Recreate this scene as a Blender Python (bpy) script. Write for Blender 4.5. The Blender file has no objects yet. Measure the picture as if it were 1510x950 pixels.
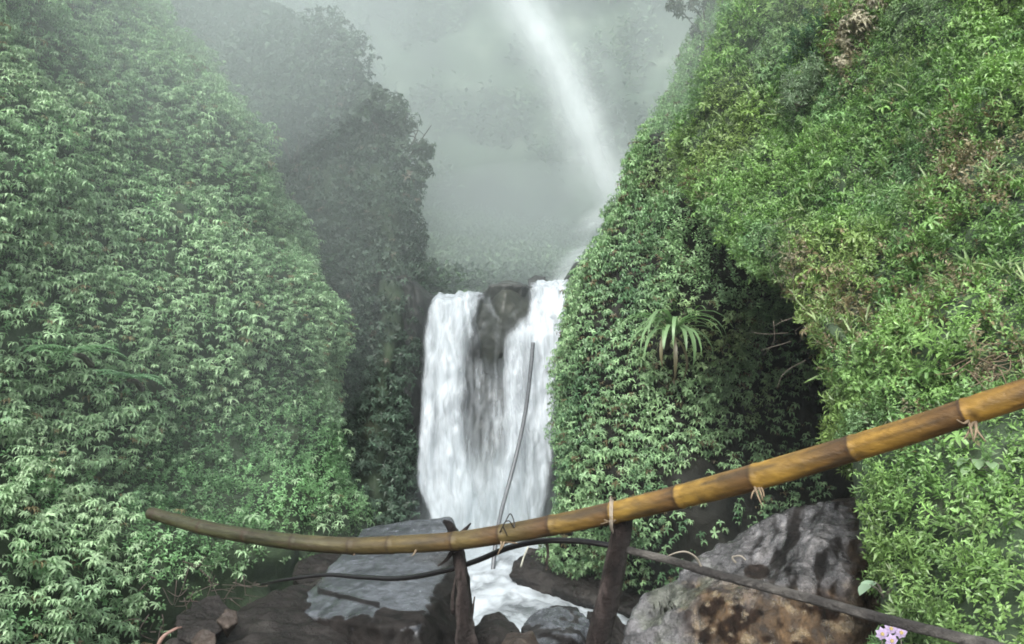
import bpy, bmesh, math, random
import numpy as np
from mathutils import Vector

# ------------------------------------------------------------------ camera
sc = bpy.context.scene
col = sc.collection
F = 755.0 / math.tan(math.radians(30.0))
cam_d = bpy.data.cameras.new("camera"); cam = bpy.data.objects.new("camera", cam_d); col.objects.link(cam)
cam.location = (0, 0, 0); cam.rotation_euler = (math.radians(90), 0, 0)
cam_d.sensor_fit = 'HORIZONTAL'; cam_d.angle = math.radians(60.0); cam_d.clip_start = 0.05; cam_d.clip_end = 600
sc.camera = cam
# ------------------------------------------------------------------ sky and sun (overcast)
SUN_EL, SUN_ROT = 46.0, 195.0
w = bpy.data.worlds.new("World"); sc.world = w; w.use_nodes = True
nt = w.node_tree; nt.nodes.clear()
wo = nt.nodes.new('ShaderNodeOutputWorld'); bg = nt.nodes.new('ShaderNodeBackground')
sk = nt.nodes.new('ShaderNodeTexSky'); sk.sky_type = 'NISHITA'; sk.sun_disc = False
sk.sun_elevation = math.radians(SUN_EL); sk.sun_rotation = math.radians(SUN_ROT)
sk.air_density = 1.0; sk.dust_density = 6.0; sk.ozone_density = 1.0
hs = nt.nodes.new('ShaderNodeHueSaturation'); hs.inputs['Saturation'].default_value = 0.22; hs.inputs['Value'].default_value = 1.0
bg.inputs['Strength'].default_value = 0.15
nt.links.new(sk.outputs[0], hs.inputs['Color']); nt.links.new(hs.outputs[0], bg.inputs[0]); nt.links.new(bg.outputs[0], wo.inputs[0])
sd = bpy.data.lights.new("sun", 'SUN'); sd.energy = 1.5; sd.angle = math.radians(22); sd.color = (1.0, 0.97, 0.92)
so = bpy.data.objects.new("sun", sd); col.objects.link(so)
el, az = math.radians(SUN_EL), math.radians(SUN_ROT)
sdir = Vector((math.sin(az) * math.cos(el), math.cos(az) * math.cos(el), math.sin(el)))
so.rotation_euler = (-sdir).to_track_quat('-Z', 'Y').to_euler()
sc.view_settings.view_transform = 'Standard'; sc.view_settings.look = 'None'
sc.view_settings.exposure = 1.34; sc.view_settings.gamma = 1.0
sc.render.engine = 'CYCLES'
cy = sc.cycles
cy.use_denoising = True
cy.max_bounces = 7; cy.diffuse_bounces = 2; cy.glossy_bounces = 2; cy.transmission_bounces = 3
cy.transparent_max_bounces = 16; cy.volume_bounces = 2
cy.sample_clamp_indirect = 4.0
cy.pixel_filter_type = 'BLACKMAN_HARRIS'; cy.filter_width = 1.8

# ------------------------------------------------------------------ helpers
RNG = np.random.default_rng(7)
random.seed(5)
def P(px, py, d): return ((px - 755.0) / F * d, d, (475.0 - py) / F * d)
def proj(v):
    d = np.maximum(v[:, 1], 0.05)
    return v[:, 0] / d * F + 755.0, 475.0 - v[:, 2] / d * F
def _h(ix, iy, iz, s):
    n = (ix.astype(np.int64) * 374761393 + iy.astype(np.int64) * 668265263 + iz.astype(np.int64) * 2147483647 + s * 1274126177) & 0xffffffff
    n = ((n ^ (n >> 13)) * 1274126177) & 0xffffffff
    n = n ^ (n >> 16)
    return (n & 0xffffff) / float(0xffffff)
def vnoise(p, s=0):
    i = np.floor(p); f = p - i; f = f * f * (3 - 2 * f); i = i.astype(np.int64)
    r = 0
    for a in (0, 1):
        for b in (0, 1):
            for c in (0, 1):
                wt = (f[:, 0] if a else 1 - f[:, 0]) * (f[:, 1] if b else 1 - f[:, 1]) * (f[:, 2] if c else 1 - f[:, 2])
                r = r + wt * _h(i[:, 0] + a, i[:, 1] + b, i[:, 2] + c, s)
    return r * 2 - 1
def fbm(p, scale, octv=3, s=0):
    p = np.asarray(p, float) * scale; r = 0; a = 1.0; t = 0
    for o in range(octv):
        r = r + a * vnoise(p + 17.3 * o, s + o); t += a; a *= 0.5; p = p * 2.03
    return r / t
def ss(a, b, x):
    t = np.clip((x - a) / (b - a), 0, 1); return t * t * (3 - 2 * t)

def tag(o, label, cat, group=None, kind=None):
    o['label'] = label; o['category'] = cat
    if group: o['group'] = group
    if kind: o['kind'] = kind
    return o
def empty(name, loc, label, cat, group=None):
    o = bpy.data.objects.new(name, None); col.objects.link(o); o.location = loc
    o.empty_display_size = 0.2
    return tag(o, label, cat, group)
def mesh_obj(name, V, loops, counts, mat, parent=None, colors=None, smooth=False, extra=None):
    me = bpy.data.meshes.new(name)
    V = np.asarray(V, np.float32); loops = np.asarray(loops, np.int32).ravel(); counts = np.asarray(counts, np.int32)
    if parent is not None:
        V = V - np.array(parent.location, np.float32)
    me.vertices.add(len(V)); me.vertices.foreach_set('co', V.ravel())
    me.loops.add(len(loops)); me.loops.foreach_set('vertex_index', loops)
    me.polygons.add(len(counts))
    st = np.concatenate([[0], np.cumsum(counts)[:-1]]).astype(np.int32)
    me.polygons.foreach_set('loop_start', st); me.polygons.foreach_set('loop_total', counts)
    me.polygons.foreach_set('use_smooth', np.full(len(counts), smooth))
    me.update(calc_edges=True)
    if colors is not None:
        at = me.color_attributes.new('Col', 'FLOAT_COLOR', 'POINT')
        c = np.ones((len(V), 4), np.float32); c[:, :3] = colors
        at.data.foreach_set('color', c.ravel())
    for k, arr in (extra or {}).items():
        at = me.attributes.new(k, 'FLOAT', 'POINT'); at.data.foreach_set('value', np.asarray(arr, np.float32))
    me.materials.append(mat)
    o = bpy.data.objects.new(name, me); col.objects.link(o)
    if parent is not None: o.parent = parent
    return o
def grid_faces(nu, nv):
    i = np.arange(nu - 1)[:, None] * nv + np.arange(nv - 1)[None, :]
    q = np.stack([i, i + 1, i + nv + 1, i + nv], -1).reshape(-1, 4)
    return q
def catmull(ctrl, n):
    """ctrl (k, m, 3) interpolated along axis 0 -> (n, m, 3)"""
    k = ctrl.shape[0]
    e = np.concatenate([2 * ctrl[:1] - ctrl[1:2], ctrl, 2 * ctrl[-1:] - ctrl[-2:-1]], 0)
    t = np.linspace(0, k - 1, n); i = np.minimum(t.astype(int), k - 2); f = (t - i).reshape((-1,) + (1,) * (ctrl.ndim - 1))
    p0, p1, p2, p3 = e[i], e[i + 1], e[i + 2], e[i + 3]
    return 0.5 * (2 * p1 + (-p0 + p2) * f + (2 * p0 - 5 * p1 + 4 * p2 - p3) * f ** 2 + (-p0 + 3 * p1 - 3 * p2 + p3) * f ** 3)
class Surf:
    def __init__(self, rows, nu, nv, amp, seed, flip=False, amp2=0.12):
        c = np.array([[P(*p) for p in r] for r in rows])
        g = catmull(c, nu); g = catmull(g.transpose(1, 0, 2), nv).transpose(1, 0, 2)
        self.nu, self.nv = nu, nv
        for k in range(2):
            n = self.normals(g, flip)
            q = g.reshape(-1, 3)
            if k == 0: dsp = fbm(q, 0.55, 2, seed) * amp
            else: dsp = fbm(q, 1.6, 3, seed + 9) * amp2 + np.abs(fbm(q, 1.1, 2, seed + 5)) * amp2 * 1.6
            g = g + (n.reshape(-1, 3) * dsp[:, None]).reshape(g.shape)
        self.g = g; self.n = self.normals(g, flip)
    def normals(self, g, flip):
        du = np.gradient(g, axis=0); dv = np.gradient(g, axis=1)
        n = np.cross(du, dv); n /= np.linalg.norm(n, axis=2, keepdims=True) + 1e-9
        return -n if flip else n
    def obj(self, name, mat):
        return mesh_obj(name, self.g.reshape(-1, 3), grid_faces(self.nu, self.nv), np.full((self.nu - 1) * (self.nv - 1), 4), mat, smooth=True)
    def sample(self, dens, rng, off=0.0):
        g, n = self.g, self.n
        a = g[:-1, :-1]; b = g[:-1, 1:]; c = g[1:, 1:]; d = g[1:, :-1]
        ar = 0.5 * np.linalg.norm(np.cross(c - a, d - b), axis=2).ravel()
        cnt = rng.poisson(ar * dens); idx = np.repeat(np.arange(len(ar)), cnt)
        u = rng.random(len(idx))[:, None]; v = rng.random(len(idx))[:, None]
        def bl(x):
            A = x[:-1, :-1].reshape(-1, 3)[idx]; B = x[:-1, 1:].reshape(-1, 3)[idx]; C = x[1:, 1:].reshape(-1, 3)[idx]; D = x[1:, :-1].reshape(-1, 3)[idx]
            return (A * (1 - u) + D * u) * (1 - v) + (B * (1 - u) + C * u) * v
        p = bl(g); nn = bl(n); nn /= np.linalg.norm(nn, axis=1, keepdims=True) + 1e-9
        if off: p = p + nn * off
        return p, nn

# ---- materials
def new_mat(name):
    m = bpy.data.materials.new(name); m.use_nodes = True; t = m.node_tree; t.nodes.clear()
    out = t.nodes.new('ShaderNodeOutputMaterial'); return m, t, out
def nd(t, kind, **kw):
    n = t.nodes.new(kind)
    for k, v in kw.items():
        if k in n.inputs: n.inputs[k].default_value = v
        else: setattr(n, k, v)
    return n
def leaf_mat(name, trans=0.3, rough=0.42, spec=0.5):
    m, t, out = new_mat(name)
    a = nd(t, 'ShaderNodeAttribute', attribute_name='Col')
    pb = nd(t, 'ShaderNodeBsdfPrincipled', Roughness=rough)
    pb.inputs['Specular IOR Level'].default_value = spec
    tr = nd(t, 'ShaderNodeBsdfTranslucent'); mx = nd(t, 'ShaderNodeMixShader'); mx.inputs[0].default_value = trans
    g = nd(t, 'ShaderNodeHueSaturation', Saturation=1.25, Value=1.15)
    t.links.new(a.outputs['Color'], pb.inputs['Base Color']); t.links.new(a.outputs['Color'], g.inputs['Color'])
    t.links.new(g.outputs[0], tr.inputs[0])
    t.links.new(pb.outputs[0], mx.inputs[1]); t.links.new(tr.outputs[0], mx.inputs[2]); t.links.new(mx.outputs[0], out.inputs[0])
    return m
def ramp(t, fac, stops):
    r = t.nodes.new('ShaderNodeValToRGB'); e = r.color_ramp.elements
    while len(e) > 1: e.remove(e[-1])
    e[0].position = stops[0][0]; e[0].color = (*stops[0][1], 1)
    for p, c in stops[1:]:
        x = e.new(p); x.color = (*c, 1)
    t.links.new(fac, r.inputs[0]); return r
def noise_node(t, scale, detail=6, rough=0.6, vec=None, dist=0.0):
    n = nd(t, 'ShaderNodeTexNoise', Scale=scale, Detail=detail, Roughness=rough, Distortion=dist)
    if vec is not None: t.links.new(vec, n.inputs['Vector'])
    return n
def rock_mat(name, stops, scale=1.2, rlo=0.2, rhi=0.6, bump=0.4, bscale=6, vscale=(1, 1, 1), spec=0.5, extra=None):
    m, t, out = new_mat(name)
    tc = nd(t, 'ShaderNodeTexCoord'); mp = nd(t, 'ShaderNodeMapping'); mp.inputs['Scale'].default_value = vscale
    t.links.new(tc.outputs['Object'], mp.inputs[0])
    n1 = noise_node(t, scale, 8, 0.65, mp.outputs[0], 0.4); n2 = noise_node(t, bscale, 8, 0.7, tc.outputs['Object']); n3 = noise_node(t, scale * 2.3, 5, 0.6, mp.outputs[0])
    r = ramp(t, n1.outputs[0], stops)
    pb = nd(t, 'ShaderNodeBsdfPrincipled'); pb.inputs['Specular IOR Level'].default_value = spec
    mx = nd(t, 'ShaderNodeMix', data_type='RGBA', blend_type='MULTIPLY'); mx.inputs[0].default_value = 0.6
    r2 = ramp(t, n2.outputs[0], [(0.3, (0.5, 0.5, 0.5)), (0.7, (1.25, 1.25, 1.25))])
    t.links.new(r.outputs[0], mx.inputs[6]); t.links.new(r2.outputs[0], mx.inputs[7])
    t.links.new(mx.outputs[2], pb.inputs['Base Color'])
    mr = nd(t, 'ShaderNodeMapRange'); mr.inputs['From Min'].default_value = 0.35; mr.inputs['From Max'].default_value = 0.65
    mr.inputs['To Min'].default_value = rlo; mr.inputs['To Max'].default_value = rhi
    t.links.new(n3.outputs[0], mr.inputs[0]); t.links.new(mr.outputs[0], pb.inputs['Roughness'])
    bp = nd(t, 'ShaderNodeBump', Strength=bump, Distance=0.05); t.links.new(n2.outputs[0], bp.inputs['Height'])
    t.links.new(bp.outputs[0], pb.inputs['Normal'])
    t.links.new(pb.outputs[0], out.inputs[0])
    return m
M_soil = rock_mat('undergrowth', [(0.3, (0.012, 0.024, 0.011)), (0.55, (0.028, 0.052, 0.022)), (0.75, (0.035, 0.035, 0.018))], 1.5, 0.7, 0.95, 0.6, 8)
M_cliff = rock_mat('cliff_rock', [(0.3, (0.008, 0.009, 0.009)), (0.55, (0.022, 0.024, 0.023)), (0.75, (0.04, 0.044, 0.036))], 0.9, 0.3, 0.6, 0.9, 4)
M_far = rock_mat('far_cliff', [(0.34, (0.012, 0.022, 0.014)), (0.5, (0.04, 0.075, 0.04)), (0.62, (0.12, 0.16, 0.11))], 0.14, 0.7, 0.9, 0.8, 0.7)
M_ground = rock_mat('river_bank', [(0.3, (0.012, 0.010, 0.008)), (0.6, (0.04, 0.033, 0.026))], 1.4, 0.3, 0.7, 0.8, 6)
L_pale = leaf_mat('pale_leaf', 0.35, 0.45); L_green = leaf_mat('green_leaf', 0.3, 0.42); L_dark = leaf_mat('dark_leaf', 0.2, 0.5)
def vcol_mat(name, rough=0.5, spec=0.5, bump=0.0, bscale=30, vs=(1, 1, 1)):
    m, t, out = new_mat(name)
    a = nd(t, 'ShaderNodeAttribute', attribute_name='Col'); pb = nd(t, 'ShaderNodeBsdfPrincipled', Roughness=rough)
    pb.inputs['Specular IOR Level'].default_value = spec
    tc = nd(t, 'ShaderNodeTexCoord'); mp = nd(t, 'ShaderNodeMapping'); mp.inputs['Scale'].default_value = vs
    t.links.new(tc.outputs['Object'], mp.inputs[0]); n = noise_node(t, bscale, 6, 0.65, mp.outputs[0])
    r = ramp(t, n.outputs[0], [(0.3, (0.55, 0.5, 0.45)), (0.7, (1.25, 1.25, 1.25))])
    mx = nd(t, 'ShaderNodeMix', data_type='RGBA', blend_type='MULTIPLY'); mx.inputs[0].default_value = 0.7
    t.links.new(a.outputs['Color'], mx.inputs[6]); t.links.new(r.outputs[0], mx.inputs[7]); t.links.new(mx.outputs[2], pb.inputs['Base Color'])
    if bump:
        b = nd(t, 'ShaderNodeBump', Strength=bump, Distance=0.01); t.links.new(n.outputs[0], b.inputs['Height']); t.links.new(b.outputs[0], pb.inputs['Normal'])
    t.links.new(pb.outputs[0], out.inputs[0]); return m
def plain_mat(name, c, rough=0.6):
    m, t, out = new_mat(name); pb = nd(t, 'ShaderNodeBsdfPrincipled', Roughness=rough)
    tc = nd(t, 'ShaderNodeTexCoord'); n = noise_node(t, 25, 5, 0.6, tc.outputs['Object'])
    r = ramp(t, n.outputs[0], [(0.3, tuple(x * 0.6 for x in c)), (0.7, tuple(min(1, x * 1.25) for x in c))])
    t.links.new(r.outputs[0], pb.inputs['Base Color']); t.links.new(pb.outputs[0], out.inputs[0]); return m

# ---- leaf templates : (verts, faces as tris)
def leaf_strip(L, W, droop, rise, nseg, fold, wprof=None):
    """one blade along +x, drooping to -z; returns verts, tris"""
    s = np.linspace(0, 1, nseg + 1)
    ang = rise - droop * s ** 1.2
    x = np.concatenate([[0], np.cumsum(np.cos((ang[1:] + ang[:-1]) / 2) * L / nseg)])
    z = np.concatenate([[0], np.cumsum(np.sin((ang[1:] + ang[:-1]) / 2) * L / nseg)])
    wd = W * np.sin(np.pi * np.clip(s * 0.93 + 0.07, 0, 1)) ** 0.8 * 0.5; wd[-1] = 0
    V = []; T = []
    for i in range(nseg + 1):
        V += [(x[i], -wd[i], z[i] + fold * wd[i]), (x[i], 0, z[i]), (x[i], wd[i], z[i] + fold * wd[i])]
    for i in range(nseg):
        a = i * 3; b = a + 3
        if i < nseg - 1:
            T += [(a, b, a + 1), (a + 1, b, b + 1), (a + 1, b + 1, a + 2), (a + 2, b + 1, b + 2)]
        else:
            T += [(a, b + 1, a + 1), (a + 1, b + 1, a + 2)]
    return np.array(V, float), np.array(T, int)
def rotz(v, a):
    c, s = math.cos(a), math.sin(a); return np.stack([v[:, 0] * c - v[:, 1] * s, v[:, 0] * s + v[:, 1] * c, v[:, 2]], 1)
def merge(parts):
    V = []; T = []; S = []; o = 0
    for k, (v, t, sh) in enumerate(parts):
        V.append(v); T.append(t + o); S.append(np.full(len(v), sh)); o += len(v)
    return np.concatenate(V), np.concatenate(T), np.concatenate(S)
def t_rosette(rng, nleaf=7, W=0.3, droop=1.9, nseg=3, rise=0.5):
    ps = []
    for k in range(nleaf):
        L = rng.uniform(0.75, 1.05)
        v, t = leaf_strip(L, W * rng.uniform(0.8, 1.2), droop * rng.uniform(0.75, 1.2), rise * rng.uniform(0.4, 1.2), nseg, 0.35)
        v = rotz(v, 2 * math.pi * (k + rng.uniform(-0.3, 0.3)) / nleaf)
        ps.append((v, t, rng.uniform(0.8, 1.2)))
    return merge(ps)
def t_sprig(rng, n=11, W=0.5, L0=0.42, h=1.0):
    ps = []
    for k in range(n):
        f = (k + 0.5) / n; L = L0 * rng.uniform(0.7, 1.15) * (1.1 - 0.4 * f)
        v = np.array([(0, 0, 0), (L * 0.5, -L * W * 0.5, 0.12 * L), (L * 0.52, L * W * 0.5, 0.12 * L), (L, 0, -0.12 * L), (L * 0.5, 0, 0.0)])
        t = np.array([(0, 1, 4), (0, 4, 2), (4, 1, 3), (4, 3, 2)])
        e = rng.uniform(-0.5, 0.7) + 0.6 * f
        c, s = math.cos(e), math.sin(e); v = np.stack([v[:, 0] * c - v[:, 2] * s, v[:, 1], v[:, 0] * s + v[:, 2] * c], 1)
        v = rotz(v, k * 2.4 + rng.uniform(-0.4, 0.4))
        v = v + np.array([rng.uniform(-0.12, 0.12), rng.uniform(-0.12, 0.12), h * (f - 0.5) + rng.uniform(-.05, .05)])
        ps.append((v, t, rng.uniform(0.72, 1.28)))
    return merge(ps)
def t_grass(rng, n=7):
    ps = []
    for k in range(n):
        v, t = leaf_strip(rng.uniform(0.7, 1.2), 0.07, rng.uniform(0.8, 2.0), rng.uniform(1.0, 1.5), 4, 0.3)
        ps.append((rotz(v, rng.uniform(0, 6.28)), t, rng.uniform(0.8, 1.2)))
    return merge(ps)
TR = np.random.default_rng(3)
ROS = [t_rosette(TR, TR.integers(7, 10), 0.19, 2.6, 3, 0.85) for _ in range(6)]
ROSW = [t_rosette(TR, 6, 0.34, 1.9, 2, 0.6) for _ in range(5)]
ROSE = [t_rosette(TR, TR.integers(5, 8), 0.25, 2.4, 2, 0.7) for _ in range(6)]
SPR = [t_sprig(TR) for _ in range(6)]
SPRN = [t_sprig(TR, 12, 0.3, 0.55, 0.9) for _ in range(5)]
GRS = [t_grass(TR) for _ in range(4)]

def frames(axis, rng, spin=None):
    n = len(axis); z = axis / (np.linalg.norm(axis, axis=1, keepdims=True) + 1e-9)
    r = rng.normal(size=(n, 3)); x = np.cross(r, z); x /= np.linalg.norm(x, axis=1, keepdims=True) + 1e-9
    y = np.cross(z, x); return np.stack([x, y, z], 2)
def scatter(name, tmpls, pos, axis, size, color, mat, rng, parent=None, jit=0.12, stretch=None):
    Vs = []; Ts = []; Cs = []; o = 0
    Fm = frames(axis, rng); which = rng.integers(0, len(tmpls), len(pos))
    for k, (v, t, sh) in enumerate(tmpls):
        ix = np.where(which == k)[0]
        if not len(ix): continue
        sv = v[None] * size[ix][:, None, None]
        if stretch is not None: sv = sv * np.array(stretch)[None, None]
        wv = np.einsum('nij,nkj->nki', Fm[ix], sv) + pos[ix][:, None]
        m = len(v); T = t[None] + (np.arange(len(ix)) * m)[:, None, None] + o
        c = color[ix][:, None, :] * sh[None, :, None] * (1 + jit * rng.normal(size=(len(ix), 1, 1)))
        Vs.append(wv.reshape(-1, 3)); Ts.append(T.reshape(-1, 3)); Cs.append(c.reshape(-1, 3)); o += m * len(ix)
    V = np.concatenate(Vs); T = np.concatenate(Ts); C = np.clip(np.concatenate(Cs), 0.002, 0.8)
    return mesh_obj(name, V, T, np.full(len(T), 3), mat, parent, C)
UP = np.array([0, 0, 1.0])
def mixc(a, b, f): return np.array(a)[None] * (1 - f[:, None]) + np.array(b)[None] * f[:, None]
def inview(p, m=160):
    x, y = proj(p); return (x > -m) & (x < 1510 + m) & (y > -m) & (y < 950 + m)

def tube(path, rad, nseg=12, closed=True, wob=0.0, seed=0):
    path = np.asarray(path, float); n = len(path); rad = np.broadcast_to(np.asarray(rad, float), (n,))
    tg = np.gradient(path, axis=0); tg /= np.linalg.norm(tg, axis=1, keepdims=True) + 1e-9
    ref = np.array([0, 0, 1.0]) if abs(tg[:, 2]).mean() < 0.8 else np.array([0, 1.0, 0])
    x = np.cross(tg, ref); x /= np.linalg.norm(x, axis=1, keepdims=True) + 1e-9; y = np.cross(x, tg)
    a = np.linspace(0, 2 * np.pi, nseg, endpoint=False)
    r = rad[:, None] * np.ones(nseg)[None]
    V = path[:, None] + x[:, None] * (np.cos(a)[None] * r)[..., None] + y[:, None] * (np.sin(a)[None] * r)[..., None]
    V = V.reshape(-1, 3)
    if wob:
        cen = np.repeat(path, nseg, 0); dv = V - cen
        V = cen + dv * (1 + wob * fbm(V, 0.5 / max(rad.mean(), 0.004), 3, seed))[:, None]
    L = []; C = []
    for i in range(n - 1):
        for j in range(nseg):
            k = (j + 1) % nseg; L += [i * nseg + j, i * nseg + k, (i + 1) * nseg + k, (i + 1) * nseg + j]; C.append(4)
    if closed:
        L += list(range(nseg))[::-1]; C.append(nseg); L += list(range((n - 1) * nseg, n * nseg)); C.append(nseg)
    return V, L, C
def joinm(items):
    V = []; L = []; C = []; o = 0
    for v, l, c in items:
        V.append(v); L += [q + o for q in l]; C += list(c); o += len(v)
    return np.concatenate(V), L, C
def smooth_path(pts, n): return catmull(np.array(pts, float), n)
def pxpath(pts, n): return smooth_path([P(*p) for p in pts], n)

def hull_rock(name, pts, mat, label=None, cat='rock', sub=4, amp=0.05, seed=1, freq=1.5, smooth=2, world=False, parent=None, group=None, amp2=None, zones=None):
    bm = bmesh.new()
    for p in pts: bm.verts.new(p if world else P(*p))
    r = bmesh.ops.convex_hull(bm, input=bm.verts)
    bmesh.ops.delete(bm, geom=[v for v in bm.verts if not v.link_faces], context='VERTS')
    bmesh.ops.triangulate(bm, faces=bm.faces[:])
    size = max((v.co - bm.verts[:][0].co).length for v in bm.verts[:])
    for it in range(sub + 4):
        tgt = size / (2 ** sub) / 1.2
        es = [e for e in bm.edges if e.calc_length() > tgt]
        if not es: break
        bmesh.ops.subdivide_edges(bm, edges=es, cuts=1, use_grid_fill=False)
        bmesh.ops.triangulate(bm, faces=[f for f in bm.faces if len(f.verts) > 3])
    for _ in range(smooth): bmesh.ops.smooth_vert(bm, verts=bm.verts, factor=0.5, use_axis_x=True, use_axis_y=True, use_axis_z=True)
    bm.normal_update()
    co = np.array([v.co[:] for v in bm.verts]); no = np.array([v.normal[:] for v in bm.verts])
    rid = 1 - np.abs(fbm(co, freq * 1.7, 3, seed + 3)) * 2
    co = co + no * (fbm(co, freq, 4, seed) * amp + rid * amp * 0.35 + fbm(co, freq * 6, 3, seed + 5) * (amp2 if amp2 is not None else amp * 0.25))[:, None]
    for v, c in zip(bm.verts, co): v.co = c
    me = bpy.data.meshes.new(name); bm.to_mesh(me); bm.free()
    me.polygons.foreach_set('use_smooth', [True] * len(me.polygons)); me.materials.append(mat)
    me.update()
    if zones is not None:
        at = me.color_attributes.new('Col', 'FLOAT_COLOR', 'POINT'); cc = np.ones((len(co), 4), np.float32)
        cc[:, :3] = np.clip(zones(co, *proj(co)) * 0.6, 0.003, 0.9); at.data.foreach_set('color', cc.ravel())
    c0 = co.mean(0)
    o = bpy.data.objects.new(name, me); col.objects.link(o)
    for v in me.vertices: v.co -= Vector(c0)
    o.location = c0
    if label: tag(o, label, cat, group)
    return o

# ================================================================== LARGE STRUCTURE
# left near slope
A = Surf([
 [(-350,-300,10),(-120,-300,14),(20,-300,18),(90,-300,22),(20,-300,29)],
 [(-350,-150,9),(-100,-150,13),(60,-150,17),(116,-150,21),(70,-150,28)],
 [(-350,0,8.5),(-50,0,12),(110,0,16),(201,10,20),(116,0,27)],
 [(-350,150,8),(0,150,11.5),(156,150,15),(316,135,19),(226,140,27)],
 [(-350,300,7.5),(0,300,11),(206,300,14.5),(385,270,18.5),(346,260,26)],
 [(-350,450,7.5),(0,450,10.5),(236,450,13.5),(430,420,17.5),(426,420,25)],
 [(-350,600,7),(0,600,10),(246,600,13),(468,580,16.5),(476,580,24)],
 [(-350,750,6.5),(0,760,9),(236,740,12),(478,720,15.5),(476,730,23)],
 [(-350,950,5.5),(0,930,7.8),(201,850,10),(476,800,14.3),(466,800,22)],
 [(-350,1200,5),(0,1150,7.6),(226,1030,9.8),(476,900,13.8),(466,900,22)]], 210, 170, 0.5, 11, flip=False, amp2=0.2)
# left hazy slope behind it
B = Surf([
 [(60,-80,42),(240,-30,40),(370,0,39),(430,50,38),(420,120,40)],
 [(60,130,27),(276,120,26),(406,110,25),(486,140,24.6),(456,150,32)],
 [(226,220,26),(376,220,25),(486,215,24),(556,235,23.5),(516,235,31)],
 [(276,340,24.5),(426,340,23),(526,340,22),(588,345,21.8),(556,345,30)],
 [(376,470,22.5),(476,470,21.5),(536,470,20.7),(588,450,20.4),(576,440,29)],
 [(376,600,21.5),(476,600,20.3),(526,600,19.4),(573,600,19.5),(576,600,28)],
 [(376,720,20.5),(476,720,19),(521,720,18.3),(568,720,18.8),(576,720,27)],
 [(376,850,19.5),(476,850,18),(521,850,17.6),(576,830,18.2),(586,830,26)],
 [(376,980,19.5),(476,980,18),(521,960,17.6),(576,950,18.2),(586,950,26)]], 140, 100, 0.5, 31)
# right cliff with the dark hollow
E = Surf([
 [(1300,-300,28),(1200,-300,21),(1300,-300,18),(1400,-300,16),(1500,-300,15),(1650,-300,14.5)],
 [(1230,-150,27),(1135,-150,20.5),(1225,-150,17),(1330,-150,15),(1450,-150,15),(1600,-150,14)],
 [(1150,60,26),(1052,60,19.5),(1140,60,16.5),(1260,60,15),(1400,60,15),(1600,60,14)],
 [(1060,200,25),(967,200,18.7),(1060,200,15.7),(1200,200,14.2),(1350,200,14.2),(1550,200,13.5)],
 [(1000,320,24),(915,320,18),(1000,320,15.2),(1110,320,13.4),(1250,320,13.4),(1500,320,13.2)],
 [(960,430,23),(880,430,17.4),(965,430,14.8),(1070,430,13.4),(1190,430,14.2),(1450,430,13.8)],
 [(940,550,23),(858,550,17),(950,550,14.3),(1040,550,14.3),(1180,550,17.5),(1400,550,14.6)],
 [(945,650,22),(864,650,16.6),(950,650,14.0),(1040,650,14.0),(1180,650,17),(1350,650,14)],
 [(920,750,22),(848,750,16.3),(935,750,13.9),(1050,750,12.9),(1190,750,15),(1350,750,12.6)],
 [(890,820,21),(808,815,16.9),(920,825,15.6),(1050,830,12.6),(1190,830,12.6),(1350,830,12)],
 [(880,870,21),(803,860,17.2),(915,880,16.2),(1050,890,13.2),(1190,890,12.6),(1350,890,12.5)],
 [(880,1000,21),(805,950,17.4),(915,1000,16.4),(1050,1000,13.4),(1190,1000,12.6),(1350,1000,12.8)]], 210, 170, 0.45, 51, flip=False, amp2=0.18)
# near right bank
G = Surf([
 [(1400,-300,18),(1220,-300,16.5),(1320,-300,14),(1450,-300,12),(1650,-300,10),(1950,-300,8)],
 [(1350,-150,17),(1150,-150,15.5),(1250,-150,13),(1400,-150,11),(1600,-150,9),(1950,-150,7)],
 [(1300,60,17),(1090,60,14.9),(1200,60,12.3),(1350,60,10.3),(1550,60,8.4),(1950,60,6.5)],
 [(1250,200,16),(1035,200,14.5),(1150,200,11.8),(1300,200,9.6),(1520,200,7.6),(1900,200,6)],
 [(1250,310,15),(1070,320,12.6),(1160,305,10.6),(1280,300,8.8),(1500,300,7),(1900,300,5.6)],
 [(1300,400,13),(1165,405,10.0),(1230,405,8.4),(1320,400,7.6),(1500,400,6.4),(1900,400,5.2)],
 [(1290,500,12),(1205,495,8),(1250,495,7.2),(1330,500,6.7),(1500,500,5.9),(1900,500,4.9)],
 [(1310,590,11),(1262,572,7.4),(1305,580,6.6),(1370,590,6.1),(1500,590,5.5),(1900,590,4.6)],
 [(1380,650,10),(1302,645,6.9),(1335,650,6.1),(1400,650,5.7),(1510,650,5.2),(1900,650,4.3)],
 [(1400,750,9.5),(1295,750,6.4),(1335,750,5.7),(1410,750,5.3),(1510,750,4.9),(1900,750,4)],
 [(1420,860,9),(1320,860,5.9),(1355,860,5.3),(1420,860,4.9),(1510,860,4.5),(1900,860,3.7)],
 [(1440,980,8.5),(1345,980,5.4),(1375,980,4.9),(1430,980,4.5),(1510,980,4.1),(1900,980,3.4)],
 [(1480,1250,8),(1400,1250,5.2),(1430,1250,4.7),(1480,1250,4.3),(1560,1250,3.9),(1900,1250,3.2)]], 220, 170, 0.38, 71, flip=False, amp2=0.17)
def check_side(S, nm):
    c = S.n[S.nu // 2, 1:-1].mean(0); p = S.g[S.nu // 2, S.nv // 2]
    if np.dot(S.n[S.nu // 2, S.nv // 2], -p) < 0: print('FLIPPED', nm)
for s_, n_ in ((A, 'A'), (B, 'B'), (E, 'E'), (G, 'G')): check_side(s_, n_)
tag(A.obj('left_hillside', M_soil), 'steep near hillside under pale drooping rosettes on the left', 'hillside', kind='structure')
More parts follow.
